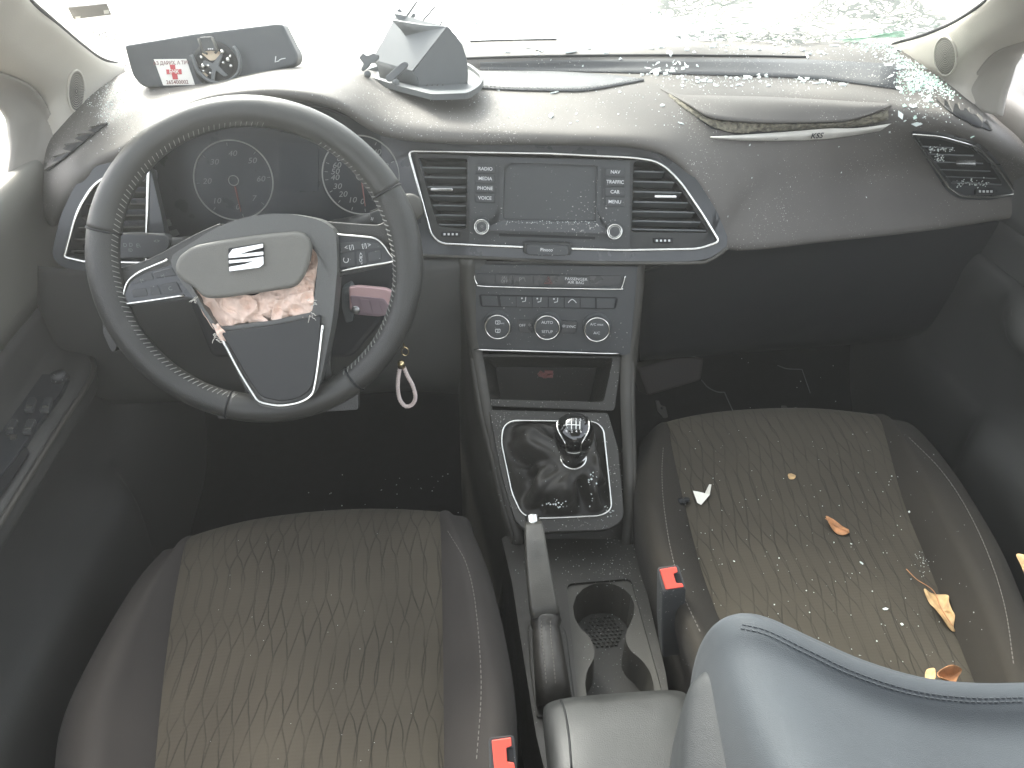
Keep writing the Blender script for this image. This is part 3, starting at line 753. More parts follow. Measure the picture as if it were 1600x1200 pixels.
# badge
bo = [(356,388,4),(412,379,3),(413,416,8),(357,425,4)]
bd = plate(FW, bo, .030, .0312, 'badge', 'groove', flap, r=3, bevel=.0005)
def bx(s, t):   # badge coordinates 0..1, y down
    tl, tr, br, bl = V((357, 389.5)), V((411, 380.5)), V((412, 417)), V((358, 424)); p = (tl*(1-s)+tr*s)*(1-t) + (bl*(1-s)+br*s)*t; return (p.x, p.y)
b = MB()
for poly in ([(0,.22),(.12,.02),(1,0),(1,.17),(.55,.24),(.32,.30),(1,.34),(1,.49),(.4,.44),(0,.40)],
             [(0,.50),(.55,.56),(1,.55),(1,.88),(.88,1.0),(0,1.0),(0,.80),(.45,.77),(.72,.69),(.3,.66),(0,.64)]):
    b.plate(FW, rnd([bx(*q) for q in poly], 1), .0312, .0335)
b.build('badge_letter', 'bright', flap, bevel=.0007)
# crumpled airbag cloth bulging out of the opening
def crumple(poly_rows, h0, amp, seed, name, freq=34, hs=None):
    rows = [resample(spline([V((*p, 0)) for p in r], 8), 46) for r in poly_rows]
    cols_ = [resample(spline(list(c), 6), 22) for c in zip(*rows)]; g = []
    for j, r in enumerate(zip(*cols_)):
        rr = []
        for i, q in enumerate(r):
            p = FW.P(q.x, q.y, 0); s = p*freq + V((seed, seed*2, 0))
            n1 = noise.noise(s); n2 = noise.noise(s*2.3+V((9, 1, 4)))
            f = 1-abs(n1)*2.0; f2 = 1-abs(n2)*2
            rr.append(FW.P(q.x+n1*5, q.y+n2*4, h0 + amp*(f*.8+f2*.35) + (hs(j/21, i/45) if hs else 0)))
        g.append(rr)
    b = MB(); b.grid(g); return b.build(name, 'bag', wheel, smooth=False, solid=.0008, off=0)
crumple([[(296,442),(360,462),(430,452),(492,425)],[(312,478),(360,488),(430,480),(490,458)],[(322,498),(360,508),(430,503),(487,492)],[(335,514),(370,514),(430,506),(490,493)]], .004, .013, 3, 'airbag_cloth')
crumple([[(480,380),(488,384),(496,396)],[(482,400),(489,402),(496,404)],[(470,430),(482,432),(494,436)],[(462,460),(476,462),(492,470)]], .006, .010, 8, 'airbag_cloth', 60)
crumple([[(345,470),(365,458),(400,470)],[(348,490),(372,482),(408,490)],[(352,505),(375,505),(420,504)]], .014, .008, 12, 'airbag_cloth', 50)
crumple([[(430,470),(455,462),(488,452)],[(425,490),(455,485),(492,470)],[(420,504),(455,501),(490,494)]], .012, .009, 21, 'airbag_cloth', 55)
crumple([[(330,506),(342,508),(350,514)],[(338,520),(344,520),(352,520)],[(344,534),(348,534),(354,533)]], .024, .004, 5, 'airbag_cloth', 90)
b = MB()
for i in range(26):
    x, y = random.choice([(332,508),(340,520),(305,464),(488,470),(345,530),(489,492)]); x += random.uniform(-5, 5); y += random.uniform(-4, 4)
    p = [FW.P(x, y, .025)]; 
    for k in range(3): x += random.uniform(-4, 4); y += random.uniform(-1, 5); p.append(FW.P(x, y, .025+random.uniform(0, .006)))
    b.tube(spline(p, 4), .00035, seg=4)
b.build('frayed_threads', 'bagwhite', wheel)
# lower dark insert with chrome V
plate(FW, [(344,518,6),(430,508,30),(502,492,6),(497,560,10),(488,608,14),(466,624,14),(440,628,6),(408,622,12),(388,594,10),(352,532,4)], .018, .0275, 'lower_insert', 'insert', hub, bevel=.004, bseg=4)
trim(FW, [(348,532),(372,578),(394,614),(404,627),(420,632),(440,634),(468,629),(486,618),(492,600),(498,560),(504,508)], 'lower_chrome', 'chrome', hub, .0017, h=.0262, closed=False)
# button clusters
def buttons(poly, tr, name, keys, fr=FW):
    p = plate(fr, poly, -.008, .003, name, 'shell', wheel, r=4, bevel=.0015)
    trim(fr, tr, 'button_trim', 'chrome', p, .0013, h=.0035, closed=False)
    for q in keys: plate(fr, q, .003, .0042, 'wheel_button', 'face', p, r=2, bevel=.0007)
    return p
L1 = buttons([(300,402,3),(262,416,3),(222,428,14),(200,444,10),(190,470,3),(196,474,3),(290,464,3),(318,470,2)], [(262,406),(240,415),(220,424),(203,436),(195,450),(191,472),(198,474.5),(240,469),(288,461.5)], 'button_panel',
        [[(214,433),(236,427),(240,436),(208,444)], [(239,426),(268,418),(276,430),(243,435)], [(206,453,3),(228,450,3),(231,462,3),(208,465,3)], [(233,448),(246,446),(252,461),(236,462)], [(249,445),(276,440),(284,457),(256,461)]])
L2 = buttons([(512,368,3),(566,370,6),(592,375,12),(606,392,6),(615,408,3),(560,416),(512,424,3)], [(524,366.5),(560,369.5),(586,373),(600,384),(608,396),(616,406),(608,410),(566,417),(528,424)], 'button_panel',
        [[(531,379),(563,378),(566,389),(532,395)], [(566,378),(590,380),(597,387),(568,389)], [(531,397),(554,394),(555,415),(531,418)], [(557,393),(571,391),(573,412),(558,414)], [(575,394,3),(595,391,3),(597,406,3),(576,409,3)]])
for s, x, y, k in (('|<', 222, 438, 5), ('>|', 254, 431, 5), ('+', 240, 448, 4), ('C', 266, 451, 6)): text(s, FW, x, y, k, 'printdim', L1, h=.0046, rot=12)
for s, x, y, k, q in (('<', 541, 387, 7, 8), ('[/]', 549, 386, 6, 8), ('[/]', 569, 384, 6, 8), ('>', 577, 383, 7, 8), ('C', 541, 407, 9, 80), ('OK', 564, 404, 5, 80), ('^', 564, 398, 6, 8), ('v', 565, 411, 5, 8)):
    text(s, FW, x, y, k, 'print', L2, h=.0046, rot=q)

# ------------------------------------------------------------------ column, stalks, ignition
colm = thing('steering_column', 'dark steering column with two control stalks behind the wheel', 'steering column', PY(420, 430, .88))
b = MB()
cc = PY(415, 425, .86); ax = (PY(415, 425, 1.0)-V((0, 0, .06))-cc).normalized()
b.lathe(cc-ax*.03, ax, [(.05, 0), (.062, .02), (.066, .05), (.07, .14)], 28); b.build('column_shroud', 'dark', colm, smooth=True)
b = MB(); FK = Frame(PY(560, 470, .875), 20)
b.plate(FK, rnd([(300,385),(560,380),(625,420),(600,500),(550,560),(330,560),(290,460)], 12), -.10, -.01); b.build('lower_shroud', 'lower', colm, bevel=.008, bseg=3)
FSL = Frame(PY(225, 390, .87), 20)
st = plate(FSL, [(180,366,4),(196,365,2),(258,366,8),(266,376,6),(262,392,8),(240,404,8),(180,404,4)], -.012, .006, 'indicator_stalk', 'face', colm, bevel=.003, bseg=3)
trim(FSL, [(184,367),(215,365),(232,366),(256,368)], 'stalk_trim', 'rimgrey', st, .001, h=.005, closed=False)
text('<>', FSL, 245, 377, 6, 'printdim', st, h=.0066); text('D D', FSL, 200, 383, 6, 'printdim', st, h=.0066); text('ID', FSL, 204, 391, 5, 'printdim', st, h=.0066); text('E\\', FSL, 216, 384, 6, 'printdim', st, h=.0066)
b = MB(); b.tube([FSL.P(262,385,-.004), PY(330,385,.93)], [.011, .013], seg=12); b.build('stalk_arm', 'dark', st, smooth=True)
FSR = Frame(PY(590, 338, .87), 20)
st = plate(FSR, [(577,332,4),(596,325,4),(612,330,6),(610,346,8),(596,354,6),(580,350,5)], -.012, .006, 'wiper_stalk', 'face', colm, bevel=.003, bseg=3)
trim(FSR, [(578,331),(586,328),(595,324)], 'stalk_trim', 'rimgrey', st, .001, h=.006, closed=False)
text('=', FSR, 582, 342, 7, 'print', st, h=.0066, rot=70); text('o', FSR, 601, 338, 6, 'print', st, h=.0066)
b = MB(); b.tube([FSR.P(585,345,-.006), PY(520,360,.94)], [.010, .013], seg=12); b.build('stalk_arm', 'dark', st, smooth=True)
b = MB(); o = PY(640, 325, .90); b.lathe(o, (CAM-o), [(.0, -.012), (.017, -.012), (.0175, .0), (.015, .003), (.0, .004)], 28, ); b.build('dial', 'rimgrey', dash, smooth=True)
# ignition barrel + key
FI = Frame(PY(552, 475, .872), 12)
b = MB(); b.plate(FI, rnd([(534,452),(547,445),(552,452),(552,502),(540,505),(534,480)], 3), -.03, .004)
b.plate(FI, [(538,457),(556,457),(556,470),(538,470)], -.03, .008); b.build('ignition_barrel', 'tray', colm, bevel=.0015)
key = thing('car_key', 'pink metallic flip key in the ignition behind the wheel', 'key', FI.P(582, 472, .01))
b = MB(); b.plate(FI, rnd([(545,449,3),(560,447,3),(605,451,10),(619,460,8),(622,474,4),(614,492,6),(590,495),(556,492,4),(546,484,3)], 3), .004, .012); kb = b.build('key_shell', 'rosekey', key, bevel=.002, bseg=3)
b = MB(); b.plate(FI, rnd([(547,462,3),(600,467,4),(612,484,4),(606,493,4),(588,494),(552,491,4)], 2), .011, .0135); kf = b.build('key_face', 'keyface', key, bevel=.0008)
for q in ([(562,467),(576,468),(582,490),(567,490)], [(577,468),(590,469),(597,491),(583,491)], [(591,469),(601,470),(609,488),(598,491)]):
    plate(FI, q, .0135, .0142, 'key_button', 'keyface', key, r=2, bevel=.0006)
b = MB(); o = FI.P(556, 484, .0125); b.lathe(o, FI.n, [(.0, 0), (.0052, 0), (.0052, .002), (.003, .0028), (.0, .0028)], 20); b.build('key_release', 'metal', key, smooth=True)
b = MB(); c = FI.P(613, 488, .008); b.tube([c+FI.v*.0085*math.cos(t*math.pi/10)+FI.n*.0085*math.sin(t*math.pi/10)+FI.u*.001*math.sin(t) for t in range(20)], .0007, closed=True, seg=6)
b.build('split_ring', 'metal', key, smooth=True)
# braided cord hanging below
FB = Frame(PY(630, 600, .86), 5)
kc = thing('key_cord', 'cream braided cord loop with a gold cap hanging below the wheel rim', 'key cord', FB.P(630, 560, 0))
b = MB(); c = FB.P(633, 549, 0); b.tube([c+FB.u*.0045*math.cos(t*math.pi/10)+FB.v*.0062*math.sin(t*math.pi/10) for t in range(20)], .0008, closed=True, seg=6)
b.tube([FB.P(633,545,0), FB.P(626,520,-.01), FI.P(616,494,.008)], .0006, seg=5); b.build('cord_ring', 'gold', kc, smooth=True)
b = MB(); b.lathe(FB.P(627.5, 574, 0), FB.v, [(.0, 0), (.0052, 0), (.0054, .006), (.0046, .0095), (.002, .011), (.0, .011)], 18); b.build('cord_cap', 'gold', kc, smooth=True)
lp = spline([FB.P(x, y, h) for x, y, h in ((625,573,0),(622.5,588,0),(621.5,605,.001),(624,622,.001),(630,632,.001),(637,635,.001),(645,631,.001),(649,620,.001),(645,603,.001),(637,588,0),(631,574,0))], 14)
b = MB(); lp = resample(lp, 130)
for ph in (0, 2.09, 4.19):
    P = []
    for i, p in enumerate(lp):
        t = (lp[min(i+1, 129)]-lp[max(i-1, 0)]).normalized(); s = FB.n.cross(t); a = i*.55+ph
        P.append(p + s*.0014*math.cos(a) + FB.n*.0014*math.sin(a))
    b.tube(P, .0016, seg=7)
b.build('braided_loop', 'cord', kc, smooth=True)
# grey pedal bracket glimpsed below the column
FP = Frame(PY(275, 572, .965), 30)
b = MB(); b.ringplate(FP, rnd([(247,562),(262,559),(292,568),(291,582),(280,586),(262,580)], 3), rnd([(277,571),(286,572),(286,579),(277,578)], 2), -.004, .004, n=48); b.build('knee_panel_latch', 'tray', dash, bevel=.0008)
# ------------------------------------------------------------------ centre console
con = thing('centre_console', 'dark centre console running between the two front seats', 'centre console', (0, .7, 0))
FH = Frame(PY(855, 510, .93), 14, 8)                 # heater face
FG = Frame(PY(870, 735, .79), 60, 4)                 # gear surround
# body: cross sections (left px, right px) with depth; sides fall to the floor
st = [((722,405,'y',.965),(1003,408,'y',.945)), ((726,470,'y',.955),(1000,472,'y',.93)), ((738,555,'y',.935),(988,560,'y',.905)),
      ((752,632,'y',.885),(986,640,'y',.86)), ((768,700,'y',.845),(988,705,'y',.825)), ((790,790,'y',.785),(989,790,'y',.765)), ((803,832,'y',.755),(985,834,'y',.74))]
rows = []
for i, (a, c) in enumerate(st):
    a, c = pt(a), pt(c); d = (c-a); up = V((0, -.3, .9)).normalized() if i > 2 else V((0, -1, .25)).normalized()
    lo = V((0, .05, 0))
    rows.append([V((a.x-.02, a.y+.10, .02)), V((a.x-.012, a.y+.04, a.z*.6)), a - up*.018 + V((-.004, 0, 0)), a - up*.004, a + d*.03, a + d*.06 - up*.004,
                 a+d*.5-up*.006, a+d*.94 - up*.004, a + d*.97, c - up*.004, c - up*.018 + V((.004, 0, 0)), V((c.x+.012, c.y+.04, c.z*.6)), V((c.x+.02, c.y+.10, .02))])
last = rows[-1]; mid = (last[3]+last[9])/2
rows.append([p + V((0, -.006, -.018)) for p in last]); rows.append([p + V((0, .004, -.05)) for p in last])
for r in rows[-2:]: r[0].z = .02; r[-1].z = .02
# hollow the middle behind the bin
b = MB(); 
Lr = [r[:6] for r in rows]; Rr = [r[7:] for r in rows]
loft(b, Lr, 6, 4); loft(b, Rr, 6, 4); b.build('console_border', 'rimgrey', con, smooth=True, solid=.004)
b = MB(); loft(b, [[r[5]-V((0,-.006,.006)), r[6]-V((0,-.006,.006)), r[7]-V((0,-.006,.006))] for r in rows[4:]], 5, 4); b.build('console_front_lip', 'console', con, smooth=True, solid=.003)
# heater face plate
hp = plate(FH, [(728,412,4),(997,416,4),(985,556,3),(742,549,3)], -.02, -.001, 'heater_panel', 'face', con, bevel=.0015)
trim(FH, [(740,425),(742,437),(745,443),(750,447),(800,449),(870,450.5),(965,452),(971,450),(974,443),(977,431)], 'panel_trim', 'chrome', hp, .0011, h=.001, closed=False)
plate(FH, [(743,427,2),(974,431,2),(969,447,5),(748,444,5)], -.001, .0006, 'switch_strip', 'shell', hp, bevel=.0005)
for q in ([(774,429),(800,429.5),(800,446),(774,445.5)], [(802,429.5),(832,430),(832,446.5),(802,446)], [(834,430),(880,431),(880,447),(834,446.5)], [(884,431),(922,432),(922,448),(884,447)]):
    plate(FH, q, .0006, .0014, 'switch', 'shell', hp, r=1.5, bevel=.0004)
text('(A)', FH, 788, 434, 4.5, 'printdim', hp, h=.0019); text('OFF', FH, 788, 439.5, 4.5, 'printdim', hp, h=.0019); text('P"\\', FH, 816, 437, 6.5, 'printdim', hp, h=.0019)
b = MB(); t = [FH.P(856.5, 432.5, .0021), FH.P(850.5, 443, .0021), FH.P(862.5, 443.2, .0021)]; b.tube(t, .0007, closed=True, seg=6); 
t = [FH.P(856.5, 436.5, .0021), FH.P(853.8, 441, .0021), FH.P(859.3, 441.1, .0021)]; b.tube(t, .0005, closed=True, seg=6); b.build('hazard_triangle', 'dimred', hp)
text('PASSENGER\nAIR BAG', FH, 900, 439, 4.6, 'print', hp, h=.0019, rot=-1, sx=1.05)
plate(FH, [(748,460,4),(966,465,4),(962,483,5),(751,479,5)], -.001, .0005, 'air_flow_strip', 'groove', hp, bevel=.0004)
for q in ([(752,462),(777,462.5),(779,478),(754,478)], [(781,463),(806,463.5),(806,479.5),(783,479)], [(807,463.5),(831,464),(831,480),(807,479.7)], [(832,464),(856,464.5),(856,480.4),(832,480)], [(857,464.5),(881,465),(881,481),(857,480.5)], [(882,465),(906,465.5),(906,481.3),(882,481)], [(907,465.5),(930,466),(930,481.6),(907,481.3)], [(932,466),(962,466.5),(959,482),(932,481.7)]):
    plate(FH, q, .0005, .0012, 'air_button', 'face', hp, r=1.2, bevel=.0004)
for x, y in ((818,468.5), (842,469), (868,469.5)):
    b = MB(); b.tube([FH.P(x+3.5,y-4,.0018), FH.P(x+3,y+2,.0018), FH.P(x-2,y+3,.0018)], .0006, seg=5); b.lathe(FH.P(x-2.5,y-2.5,.0013), FH.n, [(0,0),(.0011,0),(.0011,.0006),(0,.0006)], 10); b.build('air_symbol', 'print', hp)
b = MB(); b.tube(spline([FH.P(x, y, .0018) for x, y in ((888,473),(890,470.5),(894,467.8),(898,470.3),(900.5,473.3))], 4), .0006, seg=5); b.build('air_symbol', 'print', hp)
plate(FH, [(808,500,3),(832,500),(832,521),(811,519,4)], -.001, .001, 'off_button', 'shell', hp, r=1, bevel=.0005)
plate(FH, [(877,501),(902,502,3),(900,521,4),(877,522)], -.001, .001, 'sync_button', 'shell', hp, r=1, bevel=.0005)
text('OFF', FH, 816, 508.5, 4.2, 'print', hp, h=.0014); text('SYNC', FH, 892.5, 510.5, 4.2, 'print', hp, h=.0014)
text('*', FH, 827.5, 510, 8, 'printdim', hp, h=.0014); text('*', FH, 881, 512, 9, 'print', hp, h=.0014)
for cx, cy, a, c in ((778, 509, 'rear', 'front'), (855, 510, 'AUTO', 'SETUP'), (932.5, 513, 'A/C max', 'A/C')):
    k = knob(FH, cx, cy, 19.5, hp, ln=.013, inner=False, name='heater_knob')
    if a == 'rear':
        for yy in (504, 517):
            b = MB(); 
            b.tube([FH.P(x, y, .0135) for x, y in rnd([(cx-4,yy-2.6),(cx+3.5,yy-2.6),(cx+3,yy+2.4),(cx-3.5,yy+2.4)], 1)], .0005, closed=True, seg=4)
            b.tube([FH.P(cx-.5+dx, yy-1.5+dy, .0136) for dx, dy in ((0,0),(1,1.6),(0,3),(.6,4.6))], .0005, seg=4); b.build('heat_symbol', 'print', k)
        text('MAX', FH, cx+6.5, 505.5, 2.4, 'print', k, h=.0136)
    else:
        text(a, FH, cx, cy-6, 4.6 if a == 'AUTO' else 4, 'print', k, h=.0136); text(c, FH, cx, cy+8.5 if a == 'AUTO' else cy+7.5, 4.4, 'print', k, h=.0136)
trim(FH, [(741,546.5),(800,548),(870,550),(968,553)], 'bin_trim', 'chrome', con, .0014, h=.004, closed=False)
# open storage bin
FBn = Frame(PY(858, 590, .905), 40, 6)
b = MB(); b.ringplate(FBn, rnd([(740,553,2),(972,557,2),(960,642,3),(754,634,3)], 2), rnd([(755,557,3),(958,560,3),(943,628,5),(765,624,5)], 3), -.006, .002, depth=.11, shrink=.86, fmi=0)
bn = b.build('storage_bin', 'console', con, bevel=.001, angle=50)
b = MB()
o = FBn.P(852, 585, -.07)
for i in range(5): b.tube(spline([o+V((random.uniform(-.01,.012), random.uniform(-.004,.004), random.uniform(-.006,.006))) for _ in range(3)], 3), .0022, seg=6)
b.build('wrapper', 'dimred', top=('small crumpled red and white wrapper at the back of the open storage bin', 'wrapper'))
# gear surround
go = [(764,640,3),(950,645,3),(966,700,6),(976,812,24),(950,828,16),(830,832,16),(806,818,20),(783,740,8)]
gi = [(786,667,14),(800,657,10),(930,659,12),(943,670,12),(956,795,14),(940,806,12),(835,810,14),(815,803,12),(800,770,10),(783,690,10)]
b = MB(); b.ringplate(FG, rnd(go, 4), rnd(gi, 6), -.012, .0, n=120)
gs = b.build('gear_surround', 'console', con, bevel=.001)
trim(FG, gi, 'gear_trim', 'bright', gs, .0017, h=.001, rr=6)
# leather gaiter
kb_ = PY(896, 716, .772); ring0 = resample([FG.P(x, y, -.002) for x, y in rnd(gi, 6)], 96, True)
c0 = sum(ring0, V())/96
k0 = min(range(96), key=lambda i: abs(math.atan2((ring0[i]-c0).dot(FG.v), (ring0[i]-c0).dot(FG.u)) + math.pi*.9)); ring0 = ring0[k0:]+ring0[:k0]
sgn = 1 if sum(((ring0[i]-c0).cross(ring0[(i+1) % 96]-c0)).dot(FG.n) for i in range(96)) > 0 else -1
axk = (PY(897, 668, .752) - kb_).normalized()
a0 = (V((1, 0, 0)) - axk*axk.x).normalized(); b0 = axk.cross(a0)*1
G = []
for j in range(15):
    t = j/14; row = []
    for i in range(96):
        q = ring0[i]; d = q-c0; ang = math.atan2(d.dot(FG.v), d.dot(FG.u))
        e = kb_ + a0*.0165*math.cos(ang) + b0*.0165*math.sin(ang)*(1)
        s = t**1.15; p = q.lerp(e, s)
        p += FG.n*(-.022*math.sin(math.pi*min(1, t*2.0))*(1-t) + .014*math.sin(math.pi*t))
        rad = (q-c0).normalized()
        fold = (.5-abs(noise.noise(V((math.cos(ang)*1.6+7, math.sin(ang)*1.6, t*1.6+2))))*2.2)*.022 + noise.noise(V((math.cos(ang)*2.0, math.sin(ang)*2.0, t*2.2+4)))*.018 + noise.noise(V((math.cos(ang)*5, math.sin(ang)*5, t*4)))*.008
        fold += .009*math.sin(ang*4+t*5)*t
        p += (rad*min(fold, .002)*.8 + FG.n*fold*(1 if t > .25 else t*4))*math.sin(math.pi*min(1, t*1.1+.02)) if t < .97 else V((0, 0, 0))
        row.append(p)
    G.append(row)
lever = thing('gear_lever', 'gear lever with a glossy black knob and a crumpled leather gaiter', 'gear lever', kb_)
b = MB(); b.grid(G, close=True); b.build('gaiter', 'boot', lever, smooth=True, solid=.0015, off=0, sub=1)
ko = kb_
b = MB(); b.lathe(ko, axk, [(.0, -.006), (.017, -.006), (.0175, .0), (.0158, .006), (.0172, .014), (.0215, .028), (.0255, .044), (.0272, .058), (.0258, .070), (.0195, .080), (.009, .085), (0, .0858)], 32)
kn = b.build('knob', 'piano', lever, smooth=True, sub=1)
b = MB(); b.lathe(ko, axk, [(.0176, -.004), (.0186, -.003), (.0186, .001), (.0176, .002)], 32); b.build('knob_collar', 'chrome', lever, smooth=True)
FKn = Frame(PY(897, 668, .752)+V((0, 0, 0)), 52, -2)
TK = bvh(kn)
b = MB(); tear = on(TK, [(897,643.5),(885,645.5),(875.5,652),(871,662),(872.5,673),(878,683),(884,694),(887,706),(906,706),(908,694),(914,683),(919,673),(920,662),(917,652),(909,645.5),(897,643.5)], .0006, 6)
b.tube(tear, .0010, seg=6); b.build('knob_ring', 'bright', kn, smooth=True)
def kline(pts, r=.0006):
    return on(TK, pts, .0007, 4), r
b = MB()
for L_ in ([(886,666),(886,664),(905,664.5)], [(893,658),(893,671)], [(900,658.5),(900,671)], [(906,659),(906,664.5),(905.8,671)], [(886,664),(885,658)]): b.tube(on(TK, L_, .0006, 4), .00055, seg=5)
b.build('shift_pattern', 'print', kn)
def kn_text(s, x, y, sz):
    p, n = hit(TK, x, y); f = Frame(p, 52, -2); text(s, f, x, y, sz, 'print', kn, 'shift_numeral', h=.0015)
for s, x, y in (('1', 893, 655.5), ('3', 900, 655.5), ('5', 907, 656), ('R', 885.5, 674), ('2', 893.5, 674), ('4', 900.5, 674), ('6', 907.5, 674)): kn_text(s, x, y, 4.2)

# tunnel trim, cup holder
ZT = .305
class ZF(Frame):
    def __init__(s, z): s.o = V((0, .6, z)); s.u = V((1, 0, 0)); s.v = V((0, 1, 0)); s.n = V((0, 0, 1))
FT = ZF(ZT)
ch_out = [(890,908,8),(980,904,8),(1040,1060,4),(1040,1085),(900,1088),(900,1000)]
# top with an opening for the cup holder tray
b = MB()
tp = rnd([(783,838,4),(986,838,4),(1006,905,4),(1040,1050,4),(1062,1200),(1075,1290),(868,1290),(850,1200),(838,1150),(820,1040),(800,910)], 3)
b.ringplate(FT, tp, rnd([(885,912,10),(986,904,8),(1030,1062,4),(1044,1120,4),(905,1124,4),(900,1060)], 5), -.25, .0, depth=.004, shrink=1, floor=False, n=140)
tun = b.build('tunnel_trim', 'console', con, bevel=.0015)
FU = ZF(ZT-.004)
keyh = [(943,911,0),(960,913,0),(975,920,0),(986,931,0),(991.5,946,0),(990,962,0),(984,976,0),(979,986,4),(977,1000,6),(984,1016,8),(1004,1032,10),(1016,1050,6),(1021,1068,4),(1024,1100,3),(919,1104,3),(914,1068,4),(917,1048,8),(929,1028,10),(928,1010,8),(921,994,6),(907,982,4),(898,966,0),(895,948,0),(900,932,0),(911,920,0),(926,913,0)]
b = MB(); b.ringplate(FU, rnd([(884,911,10),(987,903,8),(1031,1062,4),(1045,1121,4),(904,1125,4),(899,1060)], 5), rnd(keyh, 3), -.003, .0, depth=.055, shrink=.93, n=140, fmi=1)
cup = b.build('cup_holder', ['rimgrey', 'console'], con)
b = MB()
FV = ZF(ZT-.057)
for i in range(9):
    for j in range(9):
        x, y = (i-4)*.0062 + (j % 2)*.0031, (j-4)*.0056
        if x*x+y*y < .0265**2:
            c = FV.P(946, 1000, 0); b.lathe(V((c.x+x, c.y+.014+y, c.z)), V((0, 0, 1)), [(.0, 0), (.0023, 0), (.0018, .0011), (.0, .0012)], 8)
b.build('rubber_dots', 'console', cup)
# handbrake
hb = thing('handbrake', 'handbrake lever with a leather grip and a chrome release button', 'handbrake', PZ(850, 1000, .31))
p0, p1 = PZ(834, 824, .405), PZ(852, 965, .352)
FHb = Frame((p0+p1)/2, 62, 0)
ctr = [(833,822,.407,.0108,.011),(834,827,.406,.0122,.013),(837,860,.396,.0135,.016),(843,910,.374,.0155,.019),(848,945,.359,.0165,.020),(852,964,.351,.0168,.019)]
def box_loft(secs, name, m, parent, sq=3.2, seg=28, sub=0):
    """secs: (centre, half width, half height, side vector, up vector) squircle sections"""
    rows = []
    for c, w, h, sx, up in secs:
        r = []
        for k in range(seg):
            a = 2*math.pi*k/seg; ca, sa = math.cos(a), math.sin(a)
            r.append(c + sx*w*math.copysign(abs(ca)**(2/sq), ca) + up*h*math.copysign(abs(sa)**(2/sq), sa))
        rows.append(r)
    b = MB(); b.grid(rows, close=True); n = len(rows)
    b.f.append(tuple(range(seg-1, -1, -1))); b.mi.append(0); b.f.append(tuple((n-1)*seg+k for k in range(seg))); b.mi.append(0)
    return b.build(name, m, parent, smooth=True, sub=sub)
def along(cc, sq=3.2, **k):
    C_ = [PZ(x, y, z) for x, y, z, w, h in cc]; S_ = []
    for i, (x, y, z, w, h) in enumerate(cc):
        t = (C_[min(i+1, len(cc)-1)]-C_[max(i-1, 0)]).normalized(); sx = V((1, 0, 0)); sx = (sx - t*sx.dot(t)).normalized(); up = sx.cross(t)
        if up.z < 0: up = -up
        S_.append((C_[i], w, h, sx, up))
    return S_
box_loft(along(ctr), 'grip', 'grip', hb, 9, seg=44)
b = MB(); t = (p0-p1).normalized(); b.lathe(PZ(833, 820, .410), t, [(.0, -.004), (.0088, -.004), (.0088, .011), (.0080, .0125), (.0, .0125)], 32); b.build('release_button', 'chrome', hb, bevel=.0008)
gt = [(852,962,.350,.0178,.020),(853,972,.348,.0188,.021),(853,982,.345,.016,.018),(855,1000,.342,.0175,.019),(858,1030,.337,.0185,.022),(862,1062,.330,.0195,.024),(866,1100,.315,.021,.022)]
gb_ = box_loft(along(gt), 'gaiter', 'boot', hb, 2.6)
TG = bvh(gb_, *[o for o in hb.children if o.name.startswith('grip')])
b = MB()
for dx in (-7, 7): stitches(b, on(TG, [(853+dx,970),(854+dx,1000),(858+dx,1035),(861+dx,1070)], .0006), .0042, .0028, .0006)
b.build('gaiter_stitching', 'seatthread', hb)
b = MB()
b.plate(FT, rnd([(824,975,8),(838,966,4),(868,966,6),(885,985,8),(898,1090,4),(900,1120),(838,1120),(828,1040)], 4), .0, .004); b.build('gaiter_frame', 'console', con, bevel=.002)
# armrest
arm = thing('armrest', 'black leather centre armrest worn shiny on top', 'armrest', PZ(965, 1130, .42))
S_ = []
fl, fr_ = PZ(848, 1088, .412), PZ(1082, 1076, .412)
cx = (fl.x+fr_.x)/2; hw = (fr_.x-fl.x)/2; yf = (fl.y+fr_.y)/2
for yy, dz, s, hh in ((yf+.012, -.022, .90, .012), (yf+.010, -.014, .96, .022), (yf+.003, -.006, .99, .030), (yf-.012, -.0015, 1.0, .034), (yf-.04, 0, 1.0, .036), (yf-.10, 0, 1.0, .036), (yf-.25, .002, 1.0, .036), (-.15, .002, 1.0, .036)):
    S_.append((V((cx - (yf-yy)*.02, yy, .412+dz-.03)), hw*s, hh, V((1, 0, 0)), V((0, 0, 1))))
ar = box_loft(S_, 'armrest_pad', 'armleather', arm, 4.2, 44)
TA = bvh(ar)
b = MB()
b.tube(on(TA, [(872,1086),(882,1110),(889,1150),(893,1200)], .0002), .0011, seg=6)
b.tube(on(TA, [(1072,1078),(1084,1110),(1097,1160),(1108,1200)], .0002), .0011, seg=6)
b.build('armrest_seam', 'groove', ar, smooth=True)
b = MB(); b.prism([V((cx-hw*.86, yf-.01, .375)), V((cx+hw*.86, yf-.01, .375)), V((cx+hw*.86, -.15, .375)), V((cx-hw*.86, -.15, .375))], [V((cx-hw*.86, yf+.005, .30)), V((cx+hw*.86, yf+.005, .30)), V((cx+hw*.86, -.15, .2)), V((cx-hw*.86, -.15, .2))]); b.build('armrest_base', 'console', arm, bevel=.006)

